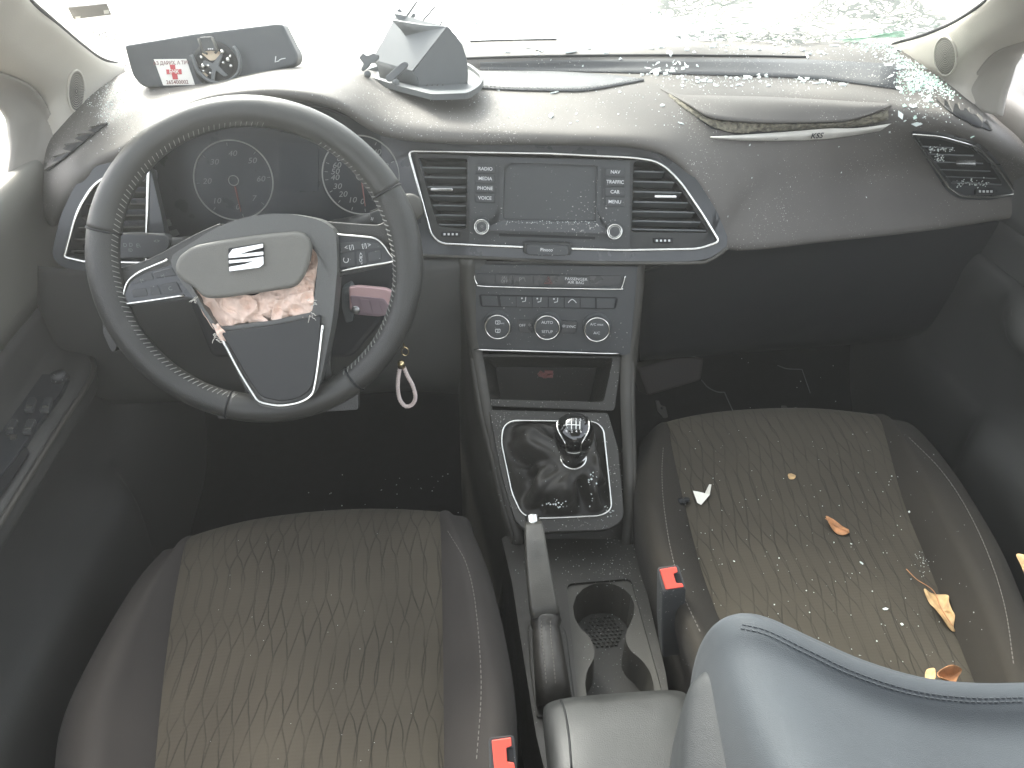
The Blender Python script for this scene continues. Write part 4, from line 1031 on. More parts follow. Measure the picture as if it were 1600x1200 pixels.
# ------------------------------------------------------------------ seats
def seat(name, label, rows, front_drop, fabric, bol, st_px):
    """rows: (z_centre, z_ridge, Lbase, Lridge, seam1, mid1, mid2, seam2, Rridge, Rbase) pixels"""
    t = thing(name, label, 'seat', PZ(rows[1][5][0], rows[1][5][1], .0))
    P = []
    for zc, zr, lb, lr_, s1, m1, m2, s2, rr, rb in rows:
        c = [PZ(*s1, zc), PZ(*m1, zc+.006), PZ(*m2, zc+.006), PZ(*s2, zc)]
        l, r = PZ(*lr_, zr), PZ(*rr, zr)
        P.append([PZ(*lb, zr-.09), None, l, c[0], c[1], c[2], c[3], r, None, PZ(*rb, zr-.09)])
        q = P[-1]
        q[1] = q[0].lerp(l, .55) + V((-.008, 0, .014)); q[8] = q[9].lerp(r, .55) + V((.008, 0, .014))
    # roll the front edge down
    f0 = [p + V((0, .026, -.018)) for p in P[0]]; f1 = [p + V((0, .036, -.06)) for p in P[0]]; f2 = [p + V((0, .028, -.14)) for p in P[0]]
    for r in (f1, f2):
        for i in (0, 9): r[i].z = P[0][i].z-.02
    P = [f2, f1, f0] + P
    def part(i0, i1, nm, m, dip=None, kc=6):
        g = [[p for p in r[i0:i1+1]] for r in P]; b = MB(); loft(b, g, 6, kc); return b.build(nm, m, t, smooth=True, solid=.008)
    lbo = MB(); 
    def bol_rows(side):
        g = []
        for r in P:
            if side < 0: a = [r[0]+V((.0, 0, -.12)), r[0], r[1], r[2], r[2].lerp(r[3], .5)+V((0, 0, .004)), r[3]+V((0, 0, -.001)), r[3]+V((.003, 0, -.014))]
            else: a = [r[6]+V((-.003, 0, -.014)), r[6]+V((0, 0, -.001)), r[6].lerp(r[7], .5)+V((0, 0, .004)), r[7], r[8], r[9], r[9]+V((.0, 0, -.12))]
            g.append(a)
        return g
    for s in (-1, 1):
        b = MB(); loft(b, bol_rows(s), 6, 6); b.build('side_bolster', bol, t, smooth=True, solid=.004)
    g = [[r[3]+V((0, 0, -.013)), r[3]+V((.004, 0, -.001)), r[4], r[5], r[6]+V((-.004, 0, -.001)), r[6]+V((0, 0, -.013))] for r in P]
    b = MB(); loft(b, g, 6, 6); ce = b.build('seat_cushion', fabric, t, smooth=True, solid=.004)
    T = bvh(*t.children)
    b = MB()
    for L_ in st_px: stitches(b, on(T, L_, .0006), .0058, .0036, .00055)
    b.build('seat_stitching', 'seatthread', t)
    c0 = (P[3][0]+P[3][9])/2; w = (P[3][9].x-P[3][0].x)/2-.03
    b = MB(); yb = P[-1][4].y; b.prism([V((c0.x-w, c0.y-.02, .24)), V((c0.x+w, c0.y-.02, .24)), V((c0.x+w, yb, .24)), V((c0.x-w, yb, .24))], [V((c0.x-w, c0.y-.06, .02)), V((c0.x+w, c0.y-.06, .02)), V((c0.x+w, yb, .02)), V((c0.x-w, yb, .02))])
    b.build('seat_base', 'dark', t, bevel=.01)
    return t, T
drv, TD = seat('driver_seat', 'driver seat with patterned grey cushion and plain side bolsters, left in the photo', [
    (.380, .384, (255,905), (268,870), (289,850), (400,823), (550,808), (690,811), (708,818), (738,858)),
    (.382, .392, (215,955), (240,905), (281,880), (400,858), (550,846), (692,846), (728,870), (768,940)),
    (.372, .398, (150,1060), (196,990), (266,965), (400,950), (550,940), (694,940), (752,975), (794,1060)),
    (.362, .400, (105,1160), (152,1100), (252,1075), (400,1065), (550,1060), (696,1060), (772,1090), (803,1160)),
    (.358, .402, (95,1280), (138,1215), (239,1205), (400,1205), (550,1205), (698,1205), (775,1220), (800,1290)),
    (.355, .402, (90,1480), (120,1420), (222,1400), (400,1400), (550,1400), (702,1400), (782,1420), (800,1500))],
    .06, 'seatA', 'bolster2', [[(700,830),(728,880),(742,940),(750,1020),(752,1090),(745,1190)], ])
pas, TP = seat('passenger_seat', 'passenger seat with patterned cushion littered with dry leaves and glass', [
    (.372, .374, (1003,735), (1018,690), (1042,668), (1130,652), (1260,646), (1375,655), (1398,664), (1440,705)),
    (.372, .382, (990,800), (1012,735), (1048,705), (1135,690), (1265,684), (1387,690), (1432,712), (1495,770)),
    (.362, .390, (1000,880), (1022,820), (1068,795), (1160,785), (1290,778), (1413,785), (1490,815), (1560,880)),
    (.352, .392, (1030,965), (1052,905), (1092,890), (1190,885), (1330,882), (1453,885), (1540,915), (1600,980)),
    (.345, .392, (1070,1040), (1086,985), (1125,985), (1230,985), (1370,982), (1492,985), (1578,1010), (1640,1060)),
    (.342, .392, (1110,1130), (1118,1080), (1160,1100), (1270,1100), (1410,1098), (1536,1090), (1612,1110), (1680,1150)),
    (.342, .392, (1150,1230), (1160,1190), (1210,1220), (1320,1220), (1460,1220), (1600,1210), (1680,1230), (1750,1280))],
    .06, 'seatA', 'bolster', [[(1036,700),(1034,740),(1037,790),(1048,860),(1068,930),(1095,990)], [(1420,684),(1470,735),(1510,795),(1545,870),(1570,950),(1584,1040)]])
# reclined passenger backrest
b = MB()
sil = [(1086,1090,'z',.40),(1092,1050,'z',.44),(1104,1012,'z',.485),(1125,983,'z',.525),(1155,970,'z',.545),(1195,978,'z',.55),(1260,1008,'z',.545),(1340,1043,'z',.535),(1430,1070,'z',.525),(1520,1080,'z',.52),(1620,1079,'z',.52),(1760,1076,'z',.52)]
S0 = [pt(p) for p in sil]
under = [p + V((.012, .004, -.02)) for p in S0]; under2 = [p + V((.02, .004, -.13)) for p in S0]
r1 = [p + V((-.002, -.012, .004)) for p in S0]
offs = [(-.004,-.05,.0),(-.008,-.16,.03),(-.008,-.30,.10),(0,-.45,.17)]
rows = [under2, under, S0, r1]
for dx, dy, dz in offs:
    rows.append([p*1 + V((dx if i < 5 else 0, dy + (.02 if i < 2 else 0), dz - (.008*math.sin(min(1, (i-3)/5)*math.pi/2) if i > 3 else 0))) for i, p in enumerate(S0)])
loft(b, rows, 6, 6)
bk = b.build('backrest', 'backcloth', pas, smooth=True, solid=.006)
TB = bvh(bk)
b = MB()
L1_ = [(1160,976),(1200,986),(1262,1016),(1340,1052),(1430,1080),(1520,1091),(1600,1090)]; stitches(b, on(TB, L1_, .0006), .0048, .0033, .0006)
L2_ = [(x-2, y+6) for x, y in L1_]; stitches(b, on(TB, L2_, .0006), .0048, .0033, .0006)
b.build('backrest_stitching', 'backcloth', bk)
b = MB()
sd = [(1070,1150,'z',.43),(1084,1095,'z',.455),(1096,1068,'z',.475),(1120,1056,'z',.487),(1150,1068,'z',.492),(1200,1105,'z',.497),(1260,1155,'z',.50),(1320,1212,'z',.505),(1400,1290,'z',.51)]
S1 = [pt(p) for p in sd]
loft(b, [[p+V((.05,.0,-.10)) for p in S1], [p+V((.02,.006,-.015)) for p in S1], S1, [p+V((-.012,-.02,-.006)) for p in S1], [p+V((-.03,-.09,-.03)) for p in S1], [p+V((-.035,-.2,-.06)) for p in S1]], 6, 6)
b.build('backrest_side', 'backside', pas, smooth=True, solid=.006)

# seat belt buckles
def buckle(pxs, z, label, body_px):
    F_ = Frame(PZ(*pxs[0], z), 55, 0)
    c = F_.P(sum(p[0] for p in pxs)/4, sum(p[1] for p in pxs)/4)
    t = thing('seat_belt_buckle', label, 'buckle', c, 'seat belt buckles between the seats')
    tp = [F_.P(*p) for p in rnd(pxs, 5)]; bt = [p - V((0, 0, .0)) for p in tp]
    n = len(tp); cc = sum(tp, V())/n; dn = (PZ(*body_px, z-.11) - cc)
    rows = [tp, [p + dn*.03 + (p-cc)*.04 for p in tp], [p + dn*.6 + (p-cc)*.0 for p in tp], [cc + (p-cc)*.8 + dn for p in tp]]
    b = MB(); b.grid(rows, close=True); b.f.append(tuple(range(n-1, -1, -1))); b.mi.append(0); b.f.append(tuple(3*n+i for i in range(n))); b.mi.append(0)
    b.build('buckle_body', 'face', t, smooth=False, bevel=.0008)
    a, d, e, f = [V(p) for p in pxs]
    def q(s, w): p = (a*(1-s)+d*s)*(1-w) + (f*(1-s)+e*s)*w; return (p.x, p.y)
    b = MB(); b.plate(F_, rnd([q(.10,.10), q(.88,.07), q(.88,.30), q(.66,.34), q(.66,.72), q(.92,.76), q(.94,.92), q(.16,.92)], 2), .0, .004); b.build('release_button', 'buckle', t, bevel=.0014, bseg=3)
    b = MB(); b.plate(F_, rnd([q(.70,.36), q(.92,.36), q(.92,.74), q(.70,.74)], 1), .0, .0012); b.build('latch_slot', 'groove', t)
    return t
buckle([(1027,886),(1060,882),(1072,920),(1036,925)], .432, 'red buckle between the console and the passenger seat', (1045,1010))
buckle([(764,1152),(803,1148),(808,1206),(766,1208)], .43, 'red buckle beside the driver seat at the bottom edge of the photo', (790,1290))
# ------------------------------------------------------------------ floor, firewall, car shell
b = MB(); b.add([V((-.8, -1.5, .0)), V((.8, -1.5, .0)), V((.8, 1.7, .0)), V((-.8, 1.7, .0))], [(0, 1, 2, 3)])
b.build('cabin_floor', 'carpet', solid=.02, kind='structure')
b = MB(); loft(b, [[V((x, yy, zz)) for x in (-.82, 0, .82)] for yy, zz in ((1.1,.0),(1.3,.05),(1.45,.3),(1.48,.79))], 5, 3)
b.build('firewall', 'carpet', smooth=True, solid=.01, kind='structure')
# loose things in the passenger footwell
FL1 = Frame(PY(1100, 620, 1.15), 30)
b = MB(); b.tube(spline([PY(1096,594,1.13), PY(1106,605,1.13), PY(1120,612,1.12), PY(1132,613,1.12)], 5)+[PY(1149,651,1.06)], .0011, seg=6); b.build('loose_wire', 'tray', smooth=True, top=('thin bent wire hanging in front of the passenger cushion, lower one', 'wire', 'loose wires in the passenger footwell'))
b = MB(); b.tube(spline([PY(1215,571,1.2), PY(1230,576,1.2), PY(1253,577,1.19)], 5)+[PY(1266,614,1.14)], .0009, seg=6); b.build('loose_wire', 'tray', smooth=True, top=('faint bent wire higher up in the dark passenger footwell', 'wire', 'loose wires in the passenger footwell'))
FL2 = Frame(PY(1034, 640, 1.08), 35)
b = MB(); b.ringplate(FL2, rnd([(1024,626),(1030,626),(1032,633),(1040,635),(1044,652),(1038,654),(1028,642)], 1.5), rnd([(1032,636),(1036,636),(1036,640),(1032,640)], 1), -.002, .002, n=40); b.build('broken_clip', 'rimgrey', bevel=.0006, top=('small broken grey plastic clip in the gap left of the passenger cushion', 'clip'))
b = MB(); b.plate(FL2, [(1222,634),(1229,634),(1232,641),(1245,636),(1246,638),(1230,645),(1222,644)], -.002, .002); b.build('broken_bracket', 'rimgrey', bevel=.0006, top=('small grey bracket showing behind the front edge of the passenger cushion', 'bracket'))

# doors ------------------------------------------------------------
def door(side, label):
    s = side; xo = .05 if side > 0 else 0
    t = thing('front_door', label, 'door', (s*.72, .7, .1), 'front doors')
    def prof(y):
        k = max(0, min(1, (1.03-y)/.12)); k = k*k*(3-2*k)          # armrest fades out to the front
        kp = max(0, min(1, (.98-y)/.06)); kp = kp*kp*(3-2*kp)
        a = .052*k; pk = .035*kp
        bz = .775 + (.01 if y > 1.1 else 0)
        return [V((v_.x+s*xo, v_.y, v_.z)) for v_ in [V((s*.80, y, bz+.012)), V((s*.705, y, bz+.004)), V((s*.683, y, bz-.004)), V((s*.68, y, bz-.03)), V((s*.70, y, bz-.09)), V((s*.712, y, .60)), V((s*(.712-a*.15), y, .535)),
                V((s*(.705-a*.85), y, .527)), V((s*(.70-a), y, .515)), V((s*(.70-a*.95), y, .49)), V((s*(.708-a*.3), y, .45)), V((s*.712, y, .37)), V((s*(.708-pk*.3), y, .32)), V((s*(.70-pk), y, .285)), V((s*(.70-pk), y, .18)), V((s*.69, y, .0)), V((s*.70, y, -.1))]]
    ys = [-.3, .1, .4, .6, .75, .85, .92, .97, 1.02, 1.08, 1.16, 1.3, 1.6]
    g = [prof(y) for y in ys]
    b = MB(); loft(b, [r[5:] for r in g], 5, 4); b.build('lower_panel', 'knee', t, smooth=True, solid=.006)
    b = MB(); loft(b, [r[:6] for r in g], 5, 4)
    dp = b.build('door_panel', 'door_r' if s > 0 else 'door_l_glare', t, smooth=True, solid=.006)
    b = MB(); b.tube(spline([prof(y)[8]+V((-s*.001, 0, .0035)) for y in (-.2, .3, .6, .8, .92, .985)], 5), (.0035, .0035), seg=8)
    b.build('armrest_edge', 'rimgrey', t, smooth=True)
    # window frame (sill line, sail panel)
    b = MB()
    q = [V((s*.70, 1.19, .79)), V((s*.70, .93, .785)), V((s*.685, .80, .93)), V((s*.665, .66, 1.02))]
    return t, dp
ld, ldp = door(-1, 'front door at the left edge with a bank of window switches on its armrest')
rd, rdp = door(1, 'front door at the right edge beside the passenger seat')
TLD = bvh(ldp)
FZ = ZF(.531)
b = MB(); b.plate(FZ, rnd([(-40,700),(12,612),(42,583),(108,585),(96,612),(60,660),(20,720),(-40,790)], 6), -.004, .003); sw = b.build('switch_panel', 'shell', ld, bevel=.002)
for q, nm in (([(44,621),(56,620),(50,640),(36,641)], 1), ([(68,621),(82,620),(76,640),(60,641)], 1), ([(16,655),(28,654),(20,674),(6,675)], 1), ([(42,655),(56,654),(48,674),(33,675)], 1)):
    k = plate(FZ, q, .003, .009, 'window_switch', 'face', sw, r=3, bevel=.002)
    cx = sum(p[0] for p in q)/4; cy = q[2][1]
    plate(FZ, [(cx-6,cy-7),(cx+4,cy-7.5),(cx+3,cy-4),(cx-7,cy-3.5)], .009, .0115, 'switch_lip', 'chrome', k, r=1, bevel=.001)
plate(FZ, [(17,679),(26,678),(24,684),(15,685)], .003, .006, 'lock_switch', 'rimgrey', sw, r=1, bevel=.001)
b = MB(); o = FZ.P(94, 592, .003); b.lathe(o, V((0, 0, 1)), [(0, 0), (.011, 0), (.009, .009), (0, .010)], 20); b.build('mirror_knob', 'face', sw, smooth=True)
b = MB(); b.plate(FZ, rnd([(-30,700),(40,697),(46,706),(10,760),(-60,850)], 8), -.002, .001); b.build('pull_recess', 'groove', ld)

# a pillars --------------------------------------------------------
def pillar(label, outer, mid, inner, dash_edge, tweet, sgn):
    t = thing('windscreen_pillar', label, 'pillar', (sgn*.66, 1.15, .8), 'windscreen pillars')
    b = MB(); loft(b, [[pt(p) + V((sgn*.04, .02, -.01)) for p in outer], [pt(p) for p in outer], [pt(p) for p in mid], [pt(p) for p in inner], [pt(p)+V((sgn*.03, -.0, -.004)) for p in inner]], 6, 8)
    pp = b.build('pillar_trim', 'pillar', t, smooth=True, solid=.004, off=0)
    T = bvh(pp)
    cx, cy, rx, ry = tweet
    b = MB(); c, n = hit(T, cx, cy); 
    ringp = on(T, [(cx+rx*math.cos(a*math.pi/12), cy+ry*math.sin(a*math.pi/12)) for a in range(25)], .0012, 3)
    b.tube(ringp, .0016, seg=6); b.build('speaker_ring', 'pillar', pp, smooth=True)
    rows = []
    for k in range(9):
        f = .0001+k/8*.98; rows.append(on(T, [(cx+rx*f*math.cos(a*math.pi/12), cy+ry*f*math.sin(a*math.pi/12)) for a in range(25)], .0012, 2))
    n_ = min(len(r) for r in rows); b = MB(); b.grid([r[:n_] for r in rows]); g = b.build('speaker_mesh', 'sail', pp, smooth=True)
    b = MB()
    for k in range(1, 9):
        f = k/9.2; m_ = int(10+k*7)
        for a in range(m_):
            p, n = hit(T, cx+rx*f*math.cos(a*2*math.pi/m_), cy+ry*f*math.sin(a*2*math.pi/m_))
            if p is None: continue
            u = n.cross(V((0, 0, 1))).normalized(); w = n.cross(u); o = p+n*.0016; e = .00075
            b.add([o+u*e, o+w*e, o-u*e, o-w*e], [(0, 1, 2, 3)])
    b.build('mesh_holes', 'lower', g)
    return t, pp
lp_, lpp = pillar('beige left windscreen pillar with a round tweeter grille, beside the fallen mirror',
  [(-60,-80,'x',-.50),(45,0,'x',-.575),(90,38,'x',-.60),(128,70,'x',-.615),(160,93,'x',-.62),(195,103,'x',-.61)],
  [(-80,0,'x',-.57),(0,40,'x',-.60),(60,75,'x',-.625),(105,105,'x',-.635),(135,130,'x',-.635),(165,150,'x',-.625)],
  [(-80,60,'x',-.63),(0,96,'x',-.65),(55,122,'x',-.66),(82,150,'x',-.665),(94,185,'x',-.665),(104,216,'x',-.66)], None, (118,142,13,33), -1)
rp_, rpp = pillar('beige right windscreen pillar with a round tweeter grille, above the glass heap',
  [(1640,-80,'x',.49),(1545,0,'x',.56),(1512,24,'x',.58),(1480,42,'x',.595),(1440,58,'x',.605),(1392,70,'x',.60)],
  [(1680,-40,'x',.55),(1580,30,'x',.585),(1530,60,'x',.60),(1490,90,'x',.61),(1455,110,'x',.615),(1430,120,'x',.61)],
  [(1700,20,'x',.62),(1600,55,'x',.63),(1545,75,'x',.635),(1515,105,'x',.64),(1500,135,'x',.645),(1497,160,'x',.64)], None, (1478,87,17,30), 1)
# door window frames with sail panels
def frame_tube(parent, pts, r, m, name):
    b = MB(); b.tube(spline([pt(p) for p in pts], 8), r, seg=10); return b.build(name, m, parent, smooth=True)
b = MB(); loft(b, [[pt(p) for p in [(-60,88,'x',-.66),(0,112,'x',-.668),(45,132,'x',-.672),(70,160,'x',-.675),(84,190,'x',-.675),(92,236,'x',-.672)]],
                   [pt(p) for p in [(-60,110,'x',-.675),(0,130,'x',-.685),(35,150,'x',-.69),(55,175,'x',-.69),(62,205,'x',-.69),(60,266,'x',-.685)]],
                   [pt(p) for p in [(-60,120,'x',-.70),(-20,150,'x',-.70),(8,180,'x',-.70),(14,205,'x',-.70),(15,240,'x',-.70),(2,312,'x',-.70)]]], 5, 6)
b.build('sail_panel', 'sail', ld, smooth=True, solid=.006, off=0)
b = MB(); loft(b, [[pt(p) for p in [(1700,32,'x',.635),(1600,62,'x',.645),(1552,82,'x',.65),(1526,110,'x',.655),(1512,135,'x',.658),(1506,165,'x',.655)]],
                   [pt(p) for p in [(1700,50,'x',.66),(1600,72,'x',.665),(1565,92,'x',.668),(1540,115,'x',.67),(1530,140,'x',.672),(1522,172,'x',.668)]],
                   [pt(p) for p in [(1700,56,'x',.69),(1610,74,'x',.69),(1592,94,'x',.69),(1580,125,'x',.69),(1572,150,'x',.69),(1566,182,'x',.69)]]], 5, 6)
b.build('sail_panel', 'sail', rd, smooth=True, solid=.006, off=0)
# roof, rear: closes the cabin overhead
b = MB(); loft(b, [[V((x, .42, 1.245-abs(x)*.05)) for x in (-.6, -.3, 0, .3, .6)], [V((x, .0, 1.30-abs(x)*.05)) for x in (-.6, -.3, 0, .3, .6)], [V((x, -.45, 1.31-abs(x)*.05)) for x in (-.6, -.3, 0, .3, .6)], [V((x, -.75, 1.28-abs(x)*.05)) for x in (-.6, -.3, 0, .3, .6)]], 4, 4)
b.build('car_roof', 'roof', smooth=True, solid=.02, off=0, kind='structure')
b = MB()
for s in (-1, 1):
    b.prism([V((s*.74, -1.55, -.1)), V((s*.74, -.3, -.1)), V((s*.74, -.3, .77)), V((s*.70, -1.55, .80))], [V((s*.78, -1.55, -.1)), V((s*.78, -.3, -.1)), V((s*.78, -.3, .77)), V((s*.74, -1.55, .80))])
b.prism([V((-.74, -1.5, -.1)), V((.74, -1.5, -.1)), V((.7, -1.5, .65)), V((-.7, -1.5, .65))], [V((-.74, -1.56, -.1)), V((.74, -1.56, -.1)), V((.7, -1.56, .65)), V((-.7, -1.56, .65))])
b.build('car_rear_body', 'sail', kind='structure')

# windscreen -------------------------------------------------------
ws = thing('windscreen', 'windscreen shattered on the passenger side, with stickers in the lower corner', 'windscreen', (0, 1.3, .9))
wb = [(-60,-60,'x',-.52),(60,5,'x',-.595),(130,68,'x',-.625),(165,92,'x',-.63),(200,98,'z',.825),(480,74,'z',.812),(740,62,'z',.808),(1060,62,'z',.808),(1300,70,'z',.812),(1400,78,'x',.612),(1450,56,'x',.612),(1510,24,'x',.60),(1600,-40,'x',.57)]
B0 = [pt(p) for p in wb]
WSN = V((0, .41, .91)).normalized()
up_ = V((0, -.91, .41))
bot = [PX(135, 72, -.635)] + [pt((x, y, 'z', z)) for x, y, z in ((480,75,.812),(740,63,.808),(1060,63,.808),(1300,71,.812))] + [PX(1450, 52, .635)]
topc = [V((x, .45, 1.235)) for x in (-.62, -.3, -.1, .12, .32, .62)]
b = MB(); mid_ = [a.lerp(c, .5)+V((0, .03, .03)) for a, c in zip(bot, topc)]
loft(b, [bot, mid_, topc], 8, 6); pane = b.build('glass_pane', 'glass', ws, smooth=True)
TW = bvh(pane)
def wdrop(px, py, off=.002):
    p, n = hit(TW, px, py); return (None if p is None else p + n*off)
b = MB(); q = [wdrop(*p) for p in ((105,10),(166,4),(173,21),(114,28))]; q = [p for p in q if p is not None]
if len(q) == 4: b.prism(q, [p+V((0, .001, .001)) for p in q]); st_ = b.build('toll_sticker', mat('grey_sticker', (.22, .21, .19), .6), ws)
for i in range(2):
    b = MB(); q = [wdrop(x, y, .0035) for x, y in (((160,12),(168,11),(169,17),(161,18)), ((116,22),(124,21),(124,26),(117,27)))[i]]
    if None not in q: b.add(q, [(0, 1, 2, 3)]); b.build('sticker_dot', 'white', ws)
b = MB()
for i in range(80):
    x, y = 142+random.uniform(0, 54), 47+random.uniform(0, 17); p, p2 = wdrop(x, y), wdrop(x+random.uniform(1.5, 4), y-random.uniform(0, .8))
    if p and p2: b.tube([p, p2], .0006, seg=4)
b.build('glass_marking', 'tray', ws)
# cracks and crazed glass on the passenger side
def crack(px, py, ang, n, ln):
    P = []
    for _ in range(n):
        p = wdrop(px, py, .001)
        if p is None: break
        P.append(p); ang += random.uniform(-.5, .5); px += math.cos(ang)*ln; py += math.sin(ang)*ln*.5
    return P
b = MB(); b2 = MB()
for i in range(240):
    x = random.choice((random.gauss(1020, 160), random.gauss(1180, 110), random.uniform(720, 1380))); y = 62-abs(random.gauss(0, 26))
    P = crack(x, y, random.uniform(-.7, .7)+random.choice((0, math.pi)), random.randint(3, 7), random.uniform(3, 9))
    if len(P) > 1: (b if i % 3 else b2).tube(P, random.uniform(.0003, .0009), seg=4)
b.build('crack_lines', mat('crack_grey', (.35, .37, .37), .4), ws); b2.build('crack_lines', mat('crack_green', (.2, .3, .25), .4), ws)
b = MB()
for i in range(5):
    x0, y0 = 1330-i*6, 66-i*1.5; x1, y1 = 1412+i*1, 46+i*2
    P = [wdrop(x0+(x1-x0)*k/6, y0+(y1-y0)*k/6 - math.sin(k/6*math.pi)*(4-i*.6), .003) for k in range(7)]
    P = [p for p in P if p]
    if len(P) > 2: b.tube(P, (.0008), seg=5)
b.build('bent_glass_edge', mat('green_glass_edge', (.3, .5, .38), .15), ws, smooth=True)
b = MB(); b.tube(spline([pt(p)+V((.0, -.002, .0)) for p in [(45,-3,'x',-.574),(90,36,'x',-.599),(128,68.5,'x',-.614),(160,91.5,'x',-.619),(195,102,'x',-.612)]], 6), .0028, seg=6); b.build('rubber_seal', 'groove', ws, smooth=True); b = MB()
b.tube(spline([pt(p) for p in [(1548,-4,'x',.559),(1512,22,'x',.579),(1480,40,'x',.594),(1440,56,'x',.604),(1395,69,'x',.60)]], 6), .0028, seg=6); b.build('rubber_seal', 'groove', ws, smooth=True)

# ------------------------------------------------------------------ outside: bonnet and paved ground
b = MB(); rows = []
for y, z, w in ((1.50,.790,.60),(1.6,.80,.66),(1.75,.80,.70),(2.1,.775,.72),(2.35,.735,.70),(2.5,.68,.66),(2.56,.55,.64)):
    rows.append([V((x*(w if x < 0 else w*.66), y - abs(x)**3*.06, z - abs(x)**3*.045)) for x in (-1, -.75, -.4, 0, .4, .75, 1)])
loft(b, rows, 5, 5); b.build('bonnet', 'paint', smooth=True, solid=.01, top=('white bonnet seen through the windscreen', 'bonnet'))
def paving():
    m, nt, bb = _nt('pale_paving'); N = nt.nodes; L = nt.links
    tc = N.new('ShaderNodeTexCoord'); mp = N.new('ShaderNodeMapping'); mp.inputs['Rotation'].default_value = (0, 0, .6); L.new(tc.outputs['Object'], mp.inputs[0])
    br = N.new('ShaderNodeTexBrick'); br.inputs['Scale'].default_value = 2.2; br.inputs['Color1'].default_value = (.24,.22,.18,1); br.inputs['Color2'].default_value = (.2,.18,.15,1); br.inputs['Mortar'].default_value = (.42,.4,.35,1)
    br.inputs['Mortar Size'].default_value = .03; L.new(mp.outputs[0], br.inputs['Vector'])
    n = N.new('ShaderNodeTexNoise'); n.inputs['Scale'].default_value = 5; n.inputs['Detail'].default_value = 8; L.new(tc.outputs['Object'], n.inputs['Vector'])
    r = N.new('ShaderNodeMapRange'); r.inputs[3].default_value = .7; r.inputs[4].default_value = 1.3; L.new(n.outputs[0], r.inputs[0])
    mx = N.new('ShaderNodeMix'); mx.data_type = 'RGBA'; mx.blend_type = 'MULTIPLY'; mx.inputs[0].default_value = 1; L.new(br.outputs[0], mx.inputs[6]); L.new(r.outputs[0], mx.inputs[7]); L.new(mx.outputs[2], bb.inputs['Base Color'])
    bb.inputs['Roughness'].default_value = .85; return m
b = MB(); b.add([V((-6.8, -4.8, -.35)), V((6.8, -4.8, -.35)), V((6.8, 9.3, -.35)), V((-6.8, 9.3, -.35))], [(0, 1, 2, 3)]); b.build('ground', paving(), kind='structure')

# ------------------------------------------------------------------ fallen mirror on the dashboard
FM = Frame(PY(330, 92, 1.115), 14, 6)
mir = thing('rear_view_mirror', 'broken off rear view mirror lying on the dashboard with its back up', 'mirror', FM.P(330, 140))
mp_ = [(193,70,6),(300,52),(432,36,5),(441,38,6),(466,88,14),(462,102,10),(400,120),(330,136,20),(222,137,14),(206,118,10)]
b = MB(); q = rnd(mp_, 4); b.plate(FM, q, -.028, .0); b.build('mirror_shell', 'mirror', mir, bevel=.007, bseg=5)
plate(FM, [(240,92.5),(291,92),(304.5,132.5),(255,133.5)], .0, .0007, 'donor_sticker', 'white', mir, r=1, bevel=0)
stk = [o for o in mir.children if o.name.startswith('donor')][0]
text('АЗ ДАРИХ, А ТИ?', FM, 267, 98.5, 5.2, 'dimred', stk, rot=1, h=.0012, bold=.015, sx=.92)
b = MB(); b.plate(FM, [(265,101),(273,101),(274,108),(283,108),(284,116),(276.5,116),(278,124),(270,124),(268.5,116),(260.5,116),(259.5,108.5),(266.5,108.5)], .0007, .0013); b.build('red_cross', mat('sticker_red', (.5, .05, .06), .5), stk)
text('БЧК', FM, 272, 112.2, 5.5, 'white', stk, h=.0018, bold=.02); text('265400002', FM, 277, 128.5, 5.6, 'dimred', stk, rot=1, h=.0012, bold=.01)
b = MB(); b.tube(spline([FM.P(x, y, .012) for x, y in ((299,86),(304,97),(309,110),(320,121),(332,128),(348,129),(362,124),(372,114),(375,103),(374,90),(370,80),(365,73))], 5), (.0045, .0022), seg=8, flat=FM.n)
b.build('mount_collar', 'tray', mir, smooth=True)
b = MB(); b.lathe(FM.P(338,103,0), FM.n, [(0,-.01),(.031,-.01),(.030,.004),(.024,.006),(0,.006)], 32); mb_ = b.build('mount_socket', 'groove', mir, smooth=True)
b = MB(); b.plate(FM, rnd([(314,83,3),(325,79,4),(342,80,3),(344,85,3),(336,94,4),(328,95,3)], 2), .006, .009); b.plate(FM, rnd([(318,112),(325,118),(320,122),(314,114)], 1), .006, .008); b.build('contact_plate', mat('tan_plate', (.55,.45,.32), .4), mir, bevel=.001)
b = MB()
for q in ([(318,94),(332,99),(344,84),(348,86),(341,103),(356,118),(350,120),(337,110),(334,128),(329,127),(331,108),(316,99)],): b.plate(FM, rnd(q, 1.5), .009, .012)
b.build('spring_cross', 'tray', mir, bevel=.001)
b = MB()
for x, y, r in ((318,103,.0036),(327,102.5,.0028),(330,114,.0024),(350,98,.0026),(357,93,.0036),(348,81,.0032),(362,103,.003),(316,90,.0026),(319,111,.0024),(361,88,.0022)):
    r *= .72; b.lathe(FM.P(x, y, .008), FM.n, [(0, 0), (r*1.25, 0), (r*1.1, .0035), (r*.5, .0045), (0, .0045)], 14)
b.build('rivets', 'bright', mir, smooth=True)
plate(FM, [(312,58,2),(330,57,2),(338,78,2),(318,80,2)], .004, .014, 'mount_foot', 'face', mir, bevel=.0015)
b = MB(); b.tube([FM.P(x, y, .013) for x, y in ((310,60),(318,82),(324,84))], .0018, seg=6); b.tube([FM.P(x, y, .013) for x, y in ((331,59),(340,79),(336,83))], .0018, seg=6); b.build('foot_rails', 'rimgrey', mir, smooth=True)
b = MB()
for i in range(3): b.plate(FM, [(324.5+i*3,75.5),(326.5+i*3,75.3),(327+i*3,77.3),(325+i*3,77.5)], .014, .0145)
b.build('foot_pins', 'print', mir)
